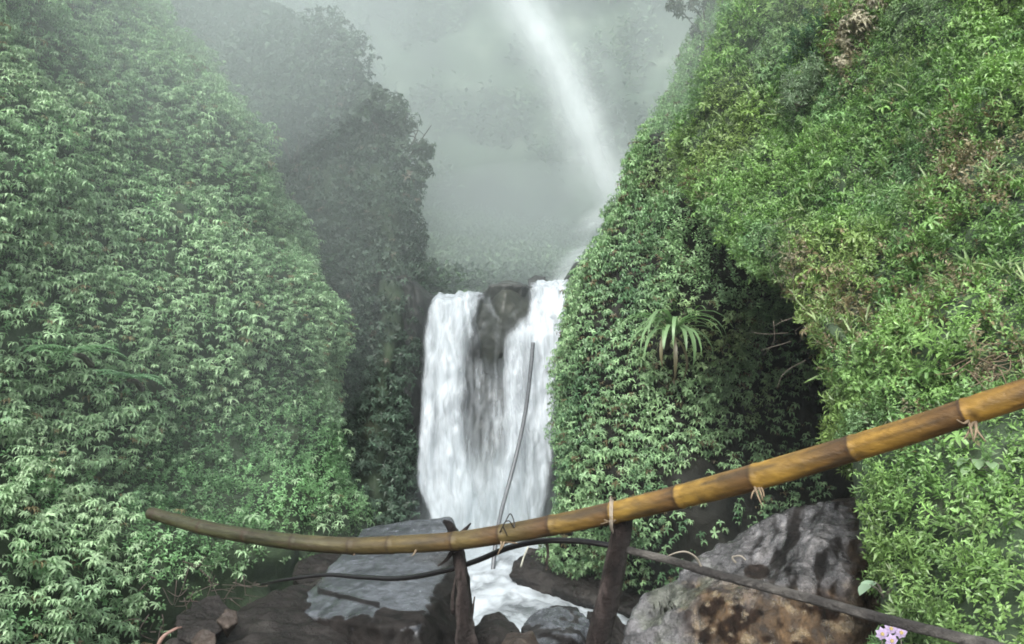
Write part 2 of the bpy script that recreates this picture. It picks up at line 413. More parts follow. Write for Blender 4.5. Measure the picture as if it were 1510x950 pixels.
tag(B.obj('far_left_hillside', M_soil), 'hazy dark hillside between left slope and the lower waterfall', 'hillside', kind='structure')
M_hollow = rock_mat('hollow_rock', [(0.3, (0.004, 0.005, 0.004)), (0.6, (0.014, 0.014, 0.011)), (0.8, (0.03, 0.028, 0.02))], 1.2, 0.6, 0.9, 0.9, 5, spec=0.2)
tag(E.obj('right_cliff', M_hollow), 'cliff with dark hollow right of the lower waterfall', 'cliff', kind='structure')
tag(G.obj('right_hillside', M_soil), 'near bushy bank along the right edge', 'hillside', kind='structure')

# far back cliff
def back_cliff():
    nu, nv = 110, 160
    z = np.linspace(-4, 46, nu); x = np.linspace(-42, 42, nv); X, Z = np.meshgrid(x, z)
    Y = 54 + 0.16 * (Z - 2) + 0.006 * X ** 2 * -1.0
    g = np.stack([X, Y, Z], 2); q = g.reshape(-1, 3)
    g[..., 1] += (fbm(q, 0.09, 3, 91) * 5 + fbm(q, 0.35, 3, 92) * 1.3).reshape(nu, nv)
    return g
bc = back_cliff()
S_D = Surf.__new__(Surf); S_D.nu, S_D.nv = bc.shape[:2]; S_D.g = bc; S_D.n = S_D.normals(bc, False)
if S_D.n[..., 1].mean() > 0: S_D.n = -S_D.n
tag(S_D.obj('back_cliff', M_far), 'tall misty cliff behind the upper waterfall', 'cliff', kind='structure')
# upper valley floor between the two falls
def upper_floor():
    nu, nv = 90, 70
    y = np.linspace(20.9, 58, nu); x = np.linspace(-14, 16, nv); X, Y = np.meshgrid(x, y)
    Z = 0.55 + (Y - 21) * 0.07 + 0.011 * np.maximum(Y - 26, 0) ** 1.75 * (0.6 + 0.4 * ss(6, -4, X)) + 0.035 * np.maximum(np.abs(X - 0.4) - 1.0, 0) ** 1.8
    g = np.stack([X, Y, Z], 2); q = g.reshape(-1, 3)
    g[..., 2] += (fbm(q, 0.5, 4, 95) * 0.6).reshape(nu, nv) * ss(21, 25, Y) * ss(0.8, 3.0, np.abs(X - 0.3))
    return g
uf = upper_floor()
S_U = Surf.__new__(Surf); S_U.nu, S_U.nv = uf.shape[:2]; S_U.g = uf; S_U.n = S_U.normals(uf, False)
if S_U.n[..., 2].mean() < 0: S_U.n = -S_U.n
tag(S_U.obj('upper_valley', M_far), 'misty vegetated valley floor above the lower falls', 'valley', kind='structure')

# river bed / bank terrain from the camera to the falls
def terrain():
    nu, nv = 170, 150
    y = np.linspace(-6, 24, nu); x = np.linspace(-16, 16, nv); X, Y = np.meshgrid(x, y)
    Z = -1.62 - 0.42 * np.maximum(Y - 3.2, 0); Z = np.maximum(Z, -5.75)
    g = np.stack([X, Y, Z], 2); q = g.reshape(-1, 3)
    g[..., 2] += (fbm(q, 0.8, 4, 97) * 0.16).reshape(nu, nv)
    return mesh_obj('ground', g.reshape(-1, 3), grid_faces(nu, nv), np.full((nu - 1) * (nv - 1), 4), M_ground, smooth=True)
tag(terrain(), 'dark stony river bank and bed below the rail', 'ground', kind='structure')

# falls rock wall
def wx(px, d=20.0): return (px - 755) / F * d
def wz(py, d=20.0): return (475 - py) / F * d
def fall_wall():
    nu, nv = 170, 190
    X, Z = np.meshgrid(np.linspace(-2.85, 3.2, nv), np.linspace(-6.6, 0.0, nu))
    PX = X / 20 * F + 755
    top = np.interp(PX[0], [495, 600, 632, 650, 715, 722, 745, 778, 784, 832, 850, 960], [1.2, 1.0, 0.55, 0.55, 0.62, 0.8, 0.85, 0.8, 0.72, 0.85, 1.3, 1.6])
    t = (Z + 6.6) / 6.6
    Z = -6.6 + t * (top[None] + 6.6)
    PYl = 475 - Z / 20 * F
    Y = 20.25 + 0.25 * t
    Y -= 0.45 * ss(700, 725, PX) * (1 - ss(768, 792, PX)) * ss(520, 460, PYl)          # boss between the streams
    Y -= 0.55 * (1 - ss(600, 640, PX)) + 0.7 * (1 - ss(620, 690, PX + (PYl - 760) * -0.45)) * ss(660, 760, PYl)
    Y -= 0.5 * ss(815, 845, PX)
    Y -= 0.9 * ss(790, 840, PX + (PYl - 700) * 0.35) * ss(600, 760, PYl)
    Y -= 1.0 * ss(700, 800, PYl) * 0.5
    g = np.stack([X, Y, Z], 2); q = g.reshape(-1, 3) * np.array([1, 1, 0.45])
    g[..., 1] += (fbm(q, 1.5, 4, 101) * 0.35 + fbm(q, 6, 3, 102) * 0.07).reshape(nu, nv)
    rows = [g]
    last = g[-1:].copy()
    for k in range(1, 9):
        r = last.copy(); r[..., 1] += 0.16 * k; r[..., 2] += 0.08 * math.sin(min(k, 3) / 3 * 1.57) - 0.03 * max(k - 4, 0); rows.append(r)
    g = np.concatenate(rows, 0)
    return g
fw = fall_wall()
tag(mesh_obj('waterfall_cliff', fw.reshape(-1, 3), grid_faces(fw.shape[0], fw.shape[1]), np.full((fw.shape[0] - 1) * (fw.shape[1] - 1), 4), M_cliff, smooth=True),
    'dark wet rock face behind the lower falls', 'cliff', kind='structure')

# ---- water
def water_mat(name, streak=(26, 26, 1.6), lo=0.42, hi=0.62, base=0.25, tint=(0.80, 0.86, 0.90), soft=1.0, namp=1.3):
    m, t, out = new_mat(name)
    tc = nd(t, 'ShaderNodeTexCoord'); mp = nd(t, 'ShaderNodeMapping'); mp.inputs['Scale'].default_value = streak
    t.links.new(tc.outputs['Object'], mp.inputs[0])
    n = noise_node(t, 0.35, 6, 0.62, mp.outputs[0], 0.5); n2 = noise_node(t, 0.12, 4, 0.6, mp.outputs[0])
    th = nd(t, 'ShaderNodeAttribute', attribute_name='thick')
    add = nd(t, 'ShaderNodeMath', operation='MULTIPLY_ADD'); t.links.new(n.outputs[0], add.inputs[0]); add.inputs[1].default_value = namp; add.inputs[2].default_value = -namp / 2
    a3 = nd(t, 'ShaderNodeMath', operation='MULTIPLY_ADD'); t.links.new(n2.outputs[0], a3.inputs[0]); a3.inputs[1].default_value = 0.9; a3.inputs[2].default_value = -0.45
    a2 = nd(t, 'ShaderNodeMath', operation='ADD'); t.links.new(add.outputs[0], a2.inputs[0]); t.links.new(a3.outputs[0], a2.inputs[1])
    a4 = nd(t, 'ShaderNodeMath', operation='ADD'); t.links.new(a2.outputs[0], a4.inputs[0]); t.links.new(th.outputs['Fac'], a4.inputs[1])
    mr = nd(t, 'ShaderNodeMapRange'); mr.interpolation_type = 'SMOOTHSTEP'; mr.inputs['From Min'].default_value = 0.5 - 0.5 * soft; mr.inputs['From Max'].default_value = 0.5 + 0.5 * soft
    t.links.new(a4.outputs[0], mr.inputs[0])
    cr = ramp(t, n.outputs[0], [(0.3, tuple(c * 0.82 for c in tint)), (0.6, tuple(min(0.86, c * 1.18) for c in tint))])
    df = nd(t, 'ShaderNodeBsdfPrincipled', Roughness=0.55); t.links.new(cr.outputs[0], df.inputs['Base Color'])
    tl = nd(t, 'ShaderNodeBsdfTranslucent'); t.links.new(cr.outputs[0], tl.inputs[0])
    m1 = nd(t, 'ShaderNodeMixShader'); m1.inputs[0].default_value = 0.3; t.links.new(df.outputs[0], m1.inputs[1]); t.links.new(tl.outputs[0], m1.inputs[2])
    bp = nd(t, 'ShaderNodeBump', Strength=0.5, Distance=0.06); t.links.new(n.outputs[0], bp.inputs['Height']); t.links.new(bp.outputs[0], df.inputs['Normal'])
    tp = nd(t, 'ShaderNodeBsdfTransparent'); mx = nd(t, 'ShaderNodeMixShader')
    t.links.new(mr.outputs[0], mx.inputs[0]); t.links.new(tp.outputs[0], mx.inputs[1]); t.links.new(m1.outputs[0], mx.inputs[2])
    t.links.new(mx.outputs[0], out.inputs[0]); return m
M_fall = water_mat('falling_water', (20, 20, 1.9), soft=1.2, tint=(0.48, 0.53, 0.57), namp=1.0)
M_foam = water_mat('foam', (5, 5, 5), soft=0.9, tint=(0.44, 0.49, 0.53))
M_veil = water_mat('upper_water', (0.9, 0.9, 0.22), soft=1.6, tint=(0.56, 0.61, 0.62))

def lower_fall(seed, dy, thin):
    nu, nv = 150, 110
    pys = np.linspace(412, 800, nu); U = np.linspace(-0.06, 1.06, nv)
    le = np.interp(pys, [412, 445, 500, 600, 675, 700, 730, 760, 800], [642, 640, 634, 630, 624, 624, 637, 650, 672])
    re = np.interp(pys, [412, 430, 480, 560, 660, 720, 760, 800], [838, 834, 824, 817, 806, 800, 790, 782])
    PX = le[:, None] + (re - le)[:, None] * U[None]; PY = np.repeat(pys[:, None], nv, 1)
    t = (PY - 412) / 388
    # lip height differs between the streams
    lip = np.interp(PX, [630, 645, 700, 718, 745, 780, 800, 838], [448, 436, 430, 430, 470, 420, 415, 413])
    lip = lip + 7 * fbm(np.stack([PX.ravel() / 9, PX.ravel() * 0, PX.ravel() * 0], 1), 1.0, 3, seed + 40).reshape(PX.shape)
    PYl = np.maximum(PY, lip - 2)
    over = np.clip((lip + 10 - PY) / 20, 0, 1)
    D = 20.0 - 0.35 * ss(0.0, 0.25, t) - 0.5 * t ** 2 + dy
    X = (PX - 755) / F * 20; Z = (475 - PYl) / F * 20
    D = D + 0.9 * over ** 1.5
    q = np.stack([X, D * 0.5, Z * 0.25], 2).reshape(-1, 3)
    D = D + (fbm(q, 2.6, 4, seed) * 0.22).reshape(nu, nv) * (1 - 0.6 * over) + (fbm(q * np.array([3, 1, 3]), 3, 3, seed + 3) * 0.06).reshape(nu, nv)
    X = X + (fbm(q + 9, 1.8, 3, seed + 7) * 0.13).reshape(nu, nv)
    # stream thickness
    lr = np.interp(PY, [412, 430, 500, 560, 600, 660, 720, 780], [714, 712, 694, 690, 688, 694, 716, 750])   # right side of left stream
    rl = np.interp(PY, [412, 460, 485, 500, 560, 650, 740, 800], [787, 779, 760, 750, 744, 742, 732, 710])   # left side of right stream
    a = 1.15 - 1.5 * ss(-22, 14, PX - lr) ; b = 0.95 - 1.35 * ss(16, -20, PX - rl)
    veil = 0.28 + 0.6 * ss(610, 800, PY) - 0.8 * ss(560, 470, PY)
    th = np.maximum(np.maximum(a * (PX < lr + 12), b * (PX > rl - 12)), veil)
    core = 0.25 * np.exp(-((PX - (806 - (PY - 412) * 0.03)) / 16) ** 2)
    th = th - 0.22 * ss(760, 772, PX) * (1 - ss(775, 790, PX)) * ss(500, 520, PY)
    edge = np.minimum(U[None], 1 - U[None]) ; th = th - 1.2 * ss(0.03, -0.06, np.repeat(edge, nu, 0)) + core
    th = th + 0.15 * ss(650, 780, PY)
    if thin: th = th - 0.32
    g = np.stack([X, D, Z], 2)
    return mesh_obj('waterfall', g.reshape(-1, 3), grid_faces(nu, nv), np.full((nu - 1) * (nv - 1), 4), M_fall, smooth=True, extra={'thick': th.ravel()})
wf = empty('lower_waterfall', P(735, 790, 19.2), 'white lower waterfall dropping in two streams over dark rock', 'waterfall')
wf['kind'] = 'structure'
for nm, sd_, dy_, th_ in (('main_stream', 201, 0, False), ('front_spray', 231, -0.28, True)):
    o = lower_fall(sd_, dy_, th_); o.name = nm; o.parent = wf; o.matrix_parent_inverse.identity()
    for v in o.data.vertices: v.co -= wf.location

def upper_fall():
    path = np.array([P(715, -160, 44), P(742, -40, 44), P(768, 20, 44), P(812, 90, 43.5), P(845, 160, 43), P(872, 225, 42.5), P(900, 300, 42), P(912, 360, 42), P(905, 430, 42)])
    g = catmull(path, 140); nv = 40; W = np.interp(np.linspace(0, 1, 140), [0, 0.3, 0.6, 0.8, 1], [0.6, 0.75, 0.95, 1.05, 1.2])
    out = []
    for layer, (dy, wm) in enumerate(((0, 1.0), (-0.5, 1.5), (0.5, 2.0), (-1.0, 2.6))):
        u = np.linspace(-1, 1, nv); G_ = g[:, None] + np.array([1, 0, 0.42])[None, None] * (u[None] * W[:, None] * wm)[..., None] * 1.0
        G_[..., 1] += dy - 0.6 * (1 - u ** 2)[None] + (fbm(G_.reshape(-1, 3) * np.array([1, 1, .4]), 0.8, 3, 300 + layer) * 0.4).reshape(140, nv)
        th = (1 - np.abs(u) ** 1.3)[None] * np.ones((140, 1)) * (1.12, 0.85, 0.7, 0.55)[layer] - 0.28
        th = th - 0.9 * ss(0.70, 0.95, np.linspace(0, 1, 140))[:, None]
        out.append((G_, th))
    g = catmull(np.array([P(896, 280, 38), P(878, 320, 33), P(862, 360, 28), P(842, 392, 24), P(826, 416, 21.4)]), 140)
    for layer in range(2):
        u = np.linspace(-1, 1, nv); W2 = np.linspace(0.8, 0.3, 140) * (1, 1.5)[layer]
        G_ = g[:, None] + np.array([1, 0, 0.3])[None, None] * (u[None] * W2[:, None])[..., None]; G_[..., 1] += 0.3 * layer
        th = (1 - np.abs(u) ** 1.5)[None] * np.linspace(0.28, 0.6, 140)[:, None] * (1, .8)[layer] - 0.2 - 0.3 * ss(0.3, 0, np.linspace(0, 1, 140))[:, None]
        out.append((G_, th))
    V = np.concatenate([x[0].reshape(-1, 3) for x in out]); th = np.concatenate([x[1].ravel() for x in out])
    q = grid_faces(140, nv); n = 140 * nv; q = np.concatenate([q + n * k for k in range(len(out))])
    o = mesh_obj('upper_waterfall', V, q, np.full(len(q), 4), M_veil, smooth=True, extra={'thick': th})
    tag(o, 'tall thin upper waterfall slanting down out of the mist', 'waterfall', kind='structure')
upper_fall()

def stream():
    nu, nv = 200, 130
    y = np.linspace(11, 20.3, nu); X0 = np.linspace(-3.5, 4.5, nv); X, Y = np.meshgrid(X0, y)
    Z = -5.12 + (Y - 13) * 0.055
    q = np.stack([X, Y, 0 * X], 2).reshape(-1, 3)
    Z = Z + (fbm(q, 1.0, 5, 401) * 0.24 + fbm(q, 4.5, 4, 405) * 0.10).reshape(nu, nv) + 0.55 * ss(18.3, 19.8, Y) * np.exp(-((X + .35) / 1.1) ** 2)
    th = np.full(Z.size, 0.72) + fbm(q, 1.6, 4, 407) * 0.75 + 0.5 * ss(17.2, 19, Y).ravel()
    g = np.stack([X, Y, Z], 2)
    o = mesh_obj('stream', g.reshape(-1, 3), grid_faces(nu, nv), np.full((nu - 1) * (nv - 1), 4), M_foam, smooth=True, extra={'thick': th})
    tag(o, 'white churning stream below the lower waterfall', 'stream', kind='structure')
    g2 = g[::8, ::8].copy(); g2[..., 2] = -5.28 + (g2[..., 1] - 13) * 0.05
    m, t, out = new_mat('dark_water'); pb = nd(t, 'ShaderNodeBsdfPrincipled', Roughness=0.12); pb.inputs['Base Color'].default_value = (0.06, 0.075, 0.075, 1)
    t.links.new(pb.outputs[0], out.inputs[0])
    o2 = mesh_obj('water', g2.reshape(-1, 3), grid_faces(g2.shape[0], g2.shape[1]), np.full((g2.shape[0] - 1) * (g2.shape[1] - 1), 4), m, smooth=True)
    tag(o2, 'dark water under the stream foam', 'water', kind='structure')
stream()

# ================================================================== FOLIAGE (ground cover)
PALE = (0.33, 0.48, 0.28); PALE2 = (0.41, 0.51, 0.33); MID = (0.16, 0.28, 0.15); BRIGHT = (0.18, 0.31, 0.095); YEL = (0.21, 0.26, 0.08)
DEEP = (0.03, 0.075, 0.03); DARK = (0.022, 0.045, 0.026); BROWN = (0.12, 0.10, 0.05); TAN = (0.20, 0.185, 0.105); BLUISH = (0.05, 0.11, 0.07)
def foliage_A():
    rng = np.random.default_rng(21)
    # rosettes
    p, n = A.sample(155, rng); k = inview(p); p, n = p[k], n[k]; x, y = proj(p)
    small = ss(0.25, 0.6, (fbm(p, 0.5, 2, 5) * 0.5 + 0.5) * 0.5 + 0.55 * ss(520, 760, y) * ss(150, 260, x))
    low = ss(0, 60, y - np.interp(x, [0, 180, 250, 330, 430, 530], [1000, 930, 850, 822, 800, 790]))
    keep = (rng.random(len(p)) > small * 0.93) & (low < 0.4)
    keep &= fbm(p, 2.2, 2, 8) > -0.42
    q, m = p[keep], n[keep]; xx, yy = proj(q)
    off = rng.uniform(0.02, 0.36, len(q)) + 0.30 * fbm(q, 1.3, 3, 3)
    pos = q + m * off[:, None]
    ax = UP * 1.1 + m * 0.28 + rng.normal(size=m.shape) * 0.22
    size = (1 - 0.22 * ss(560, 700, yy) * ss(400, 200, xx)) * rng.choice([0.075, 0.10, 0.125, 0.15, 0.185], len(q), p=[.22, .28, .25, .17, .08]) * rng.uniform(0.85, 1.15, len(q)) * (1 + 0.45 * fbm(q, 0.7, 2, 9))
    f = np.clip(0.76 + 0.8 * fbm(q, 0.9, 3, 12) + rng.normal(size=len(q)) * 0.22, 0, 1)
    c = mixc(MID, PALE, f); c = c * (1 - 0.0) 
    g = np.clip(fbm(q, 0.6, 2, 15) * 1.6 - 0.15, 0, 1)[:, None]; c = c * (1 - 0.35 * g) + np.array(PALE2)[None] * 0.35 * g
    br = rng.random(len(q)) < 0.04; c[br] = np.array((0.16, 0.14, 0.07))
    # band of brighter green along the top
    tb = (ss(170, 60, yy) * ss(60, 200, xx))[:, None]; c = c * (1 - 0.4 * tb) + np.array((0.12, 0.24, 0.09))[None] * 0.4 * tb
    o = scatter('pale_rosette_cover', ROS, pos, ax, size, c, L_pale, rng)
    tag(o, 'pale drooping leaf rosettes covering the near left hillside', 'plants', kind='stuff')
    # small leaves: everywhere thin, dense lower right
    p, n = A.sample(150, rng); k = inview(p); p, n = p[k], n[k]; x, y = proj(p)
    zone = 0.22 + 0.8 * ss(0.25, 0.6, (fbm(p, 0.5, 2, 5) * 0.5 + 0.5) * 0.5 + 0.55 * ss(520, 760, y) * ss(150, 260, x))
    lowl = y - np.interp(x, [0, 180, 250, 330, 430, 530], [1040, 990, 905, 865, 830, 800])
    keep = (rng.random(len(p)) < zone) & (lowl < rng.uniform(-130, 0, len(p)) + 40 * ss(200, 60, x))
    q, m = p[keep], n[keep]; xx, yy = proj(q)
    pos = q + m * rng.uniform(0.0, 0.22, len(q))[:, None]
    ax = UP * 0.5 + m * 0.8 + rng.normal(size=m.shape) * 0.35
    size = rng.uniform(0.10, 0.19, len(q))
    f = np.clip(0.6 + 0.9 * fbm(q, 1.1, 3, 25) + rng.normal(size=len(q)) * 0.2, 0, 1)
    c = mixc((0.05, 0.12, 0.05), (0.20, 0.38, 0.17), f)
    dk = ss(-90, 0, lowl[keep])[:, None]; c = c * (1 - 0.5 * dk) + np.array((0.09, 0.10, 0.05))[None] * 0.5 * dk * rng.random((len(q), 1))  # shade at the slope foot painted into leaf colour, darker and olive
    o = scatter('small_leaf_cover', SPR, pos, ax, size, c, L_green, rng)
    tag(o, 'small green leaves creeping between the pale rosettes on the left', 'plants', kind='stuff')
def foliage_B():
    rng = np.random.default_rng(22)
    p, n = B.sample(110, rng); k = inview(p, 60); p, n = p[k], n[k]; x, y = proj(p)
    k = (x < 592 + 10 * fbm(p, 1.5, 2, 33)) | (y < 420); p, n, x, y = p[k], n[k], x[k], y[k]
    low = ss(440, 560, y)
    pos = p + n * rng.uniform(0.0, 0.5, len(p))[:, None]
    ax = UP * 0.7 + n * 0.6 + rng.normal(size=n.shape) * 0.35
    size = rng.uniform(0.12, 0.24, len(p))
    f = np.clip(0.45 + 1.0 * fbm(p, 0.9, 3, 35) + rng.normal(size=len(p)) * 0.2, 0, 1)
    c = mixc(np.array(DARK) * 0.8, (0.055, 0.095, 0.062), f)
    c = c * (1 + 0.35 * low[:, None])
    br = rng.random(len(p)) < 0.04 * (1 - low); c[br] = np.array((0.10, 0.085, 0.06))
    o = scatter('dark_leaf_cover', ROSE, pos, ax, size, c, L_dark, rng)
    tag(o, 'dark dense leaves on the hazy hillside left of the falls', 'plants', kind='stuff')
def foliage_E():
    rng = np.random.default_rng(23)
    p, n = E.sample(190, rng); k = inview(p, 60); p, n = p[k], n[k]; x, y = proj(p)
    cave = ss(1020, 1090, x + 0.5 * (y - 600) + 35 * fbm(p, 0.8, 2, 41)) * ss(400, 470, y + 30 * fbm(p, 0.9, 2, 43)) 
    base = ss(0, 14, y - np.interp(x, [760, 800, 870, 930, 1000], [838, 842, 852, 835, 900]) + 10 * fbm(p, 2, 2, 44))
    keep = (rng.random(len(p)) > np.maximum(cave * 0.82, base * 0.95)) & (fbm(p, 1.8, 2, 45) > -0.5)
    keep &= ~((x > 1240) & (y > 650))
    q, m = p[keep], n[keep]; xx, yy = proj(q); cv = cave[keep]
    pos = q + m * rng.uniform(0.0, 0.3, len(q))[:, None]
    ax = UP * 1.0 + m * 0.4 + rng.normal(size=m.shape) * 0.28
    size = rng.uniform(0.085, 0.15, len(q)) * (1 + 0.3 * fbm(q, 0.8, 2, 47))
    f = np.clip(0.5 + 0.9 * fbm(q, 0.8, 3, 46) + rng.normal(size=len(q)) * 0.22, 0, 1)
    c = mixc((0.07, 0.15, 0.07), (0.28, 0.43, 0.22), f)
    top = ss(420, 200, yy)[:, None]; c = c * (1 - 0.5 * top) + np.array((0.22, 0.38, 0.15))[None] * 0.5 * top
    yl = (np.clip(fbm(q, 0.5, 2, 48) * 2.4 - 0.3, 0, 1) * 0.6)[:, None]; c = c * (1 - yl) + np.array((0.24, 0.28, 0.10))[None] * yl
    br = rng.random(len(q)) < 0.07; c[br] = np.array(BROWN) * 0.8
    bsh = ss(960, 1080, xx + 60 * fbm(q, 0.7, 2, 49)) * ss(520, 380, yy) > rng.random(len(q))
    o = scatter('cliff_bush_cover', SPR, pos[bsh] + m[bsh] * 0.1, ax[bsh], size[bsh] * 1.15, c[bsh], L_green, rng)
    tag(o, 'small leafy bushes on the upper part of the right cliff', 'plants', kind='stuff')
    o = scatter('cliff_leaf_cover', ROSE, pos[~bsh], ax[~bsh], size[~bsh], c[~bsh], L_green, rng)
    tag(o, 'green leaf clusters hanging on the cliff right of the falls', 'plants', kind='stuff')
def foliage_G():
    rng = np.random.default_rng(24)
    p, n = G.sample(480, rng); k = inview(p, 90); p, n = p[k], n[k]; x, y = proj(p)
    gaps = fbm(p, 1.5, 3, 61)
    keep = (gaps > -0.55) & (rng.random(len(p)) < np.clip(0.35 + 50.0 / (p[:, 1] ** 1.9), 0, 1))
    keep &= ~(ss(10, -10, x + 28 * fbm(p, 5, 2, 60) - np.interp(y, [300, 400, 600, 660, 760, 860, 960], [0, 0, 0, 1280, 1300, 1316, 1345])) > 0.5)
    q, m = p[keep], n[keep]; x, y = proj(q)
    clump = fbm(q, 1.1, 2, 63)
    pos = q + m * (rng.uniform(0.0, 0.26, len(q)) * (0.7 + clump))[:, None]
    ax = UP * 0.6 + m * 0.7 + rng.normal(size=m.shape) * 0.4
    size = rng.uniform(0.07, 0.135, len(q)) * (1 + 0.35 * clump) * (0.75 + 0.03 * q[:, 1])
    f = np.clip(0.5 + 0.8 * clump + rng.normal(size=len(q)) * 0.25, 0, 1)
    c = mixc((0.06, 0.13, 0.04), BRIGHT, f)
    yl = (np.clip(fbm(q, 0.7, 2, 64) * 2.2 - 0.1, 0, 1) * 0.4)[:, None]; c = c * (1 - yl) + np.array(YEL)[None] * yl
    # straw-brown dry patches
    dry = np.zeros(len(q))
    for cx, cy_, rx, ry, a in ((1440, 250, 80, 60, 0.75), (1270, 460, 60, 60, 0.7), (1480, 540, 60, 35, 0.9), (1400, 430, 70, 60, 0.5), (1190, 400, 30, 30, 0.7), (1250, 60, 30, 60, 0.6), (1360, 640, 60, 30, 0.5), (1020, 360, 40, 80, 0.5)):
        dry = np.maximum(dry, a * np.exp(-((x - cx) / rx) ** 2 - ((y - cy_) / ry) ** 2))
    dr = (rng.random(len(q)) < dry * 1.0)[:, None]
    c = np.where(dr, mixc(BROWN, TAN, rng.random(len(q))) * 0.9, c)
    size = size * rng.choice([0.7, 1.0, 1.35], len(q), p=[.35, .45, .2])
    sp = fbm(q, 1.4, 2, 66) + rng.normal(size=len(q)) * 0.25
    bl = (ss(0.1, 0.5, fbm(q, 0.8, 2, 67)) * 0.5)[:, None]; c = c * (1 - bl) + np.array((0.10, 0.19, 0.11))[None] * bl
    s3 = (rng.random(len(q)) < 0.10) & (fbm(q, 0.9, 2, 69) > -0.1)
    o = scatter('weed_rosettes', ROS, pos[s3] + m[s3] * 0.05, UP * 0.9 + m[s3] * 0.6 + rng.normal(size=m[s3].shape) * 0.3, size[s3] * 0.95, c[s3] * 1.15, L_pale, rng)
    tag(o, 'scattered weed rosettes with drooping leaves on the right bank', 'plants', kind='stuff')
    s1 = (sp < 0.05) & ~s3
    o = scatter('bushy_leaf_cover', SPR, pos[s1], ax[s1], size[s1], c[s1], L_green, rng)
    tag(o, 'bright small-leaved bushes covering the near right bank', 'plants', kind='stuff')
    o = scatter('narrow_leaf_cover', SPRN, pos[~s1 & ~s3], ax[~s1 & ~s3], size[~s1 & ~s3] * 1.1, c[~s1 & ~s3] * 1.05, L_green, rng)
    tag(o, 'narrow-leaved weeds mixed through the near right bank', 'plants', kind='stuff')
    # arching grass
    p, n = G.sample(16, rng); k = inview(p, 60); p, n = p[k], n[k]
    kk = fbm(p, 0.9, 2, 68) > -0.05; p, n = p[kk], n[kk]; x, y = proj(p)
    kk = x > np.interp(y, [300, 600, 660, 760, 860, 960], [0, 0, 1280, 1300, 1320, 1350]); p, n = p[kk], n[kk]
    ax = UP * 0.7 + n * 0.6 + rng.normal(size=n.shape) * 0.3
    f = rng.random(len(p)); c = mixc((0.09, 0.17, 0.05), (0.16, 0.22, 0.09), f)
    o = scatter('arching_grass', GRS, p + n * 0.08, ax, rng.uniform(0.12, 0.24, len(p)), c, L_green, rng)
    tag(o, 'arching grass blades between bushes on the right bank', 'grass', kind='stuff')
def foliage_far():
    rng = np.random.default_rng(25)
    for S, nm, dens, lab, sz in ((S_D, 'far_cliff_foliage', 2.2, 'faint misty vegetation clinging to the back cliff', 0.95), (S_U, 'valley_foliage', 9, 'misty bushes on the valley floor above the falls', 0.4)):
        p, n = S.sample(dens, rng); k = inview(p, 60); p, n = p[k], n[k]
        kk = fbm(p, 0.16, 3, 81) > -0.05
        if S is S_U: kk = np.abs(p[:, 0] - 0.45) > 1.6 * ss(27, 22, p[:, 1])
        p, n = p[kk], n[kk]
        ax = UP + n * 0.5 + rng.normal(size=n.shape) * 0.3
        f = np.clip(0.5 + fbm(p, 0.3, 2, 83), 0, 1); c = mixc((0.025, 0.06, 0.03), (0.13, 0.20, 0.11), f)
        o = scatter(nm, SPR, p + n * 0.3, ax, rng.uniform(0.6, 1.3, len(p)) * sz * 1.6, c, L_dark, rng)
        tag(o, lab, 'plants', kind='stuff')
foliage_A(); foliage_B(); foliage_E(); foliage_G(); foliage_far()

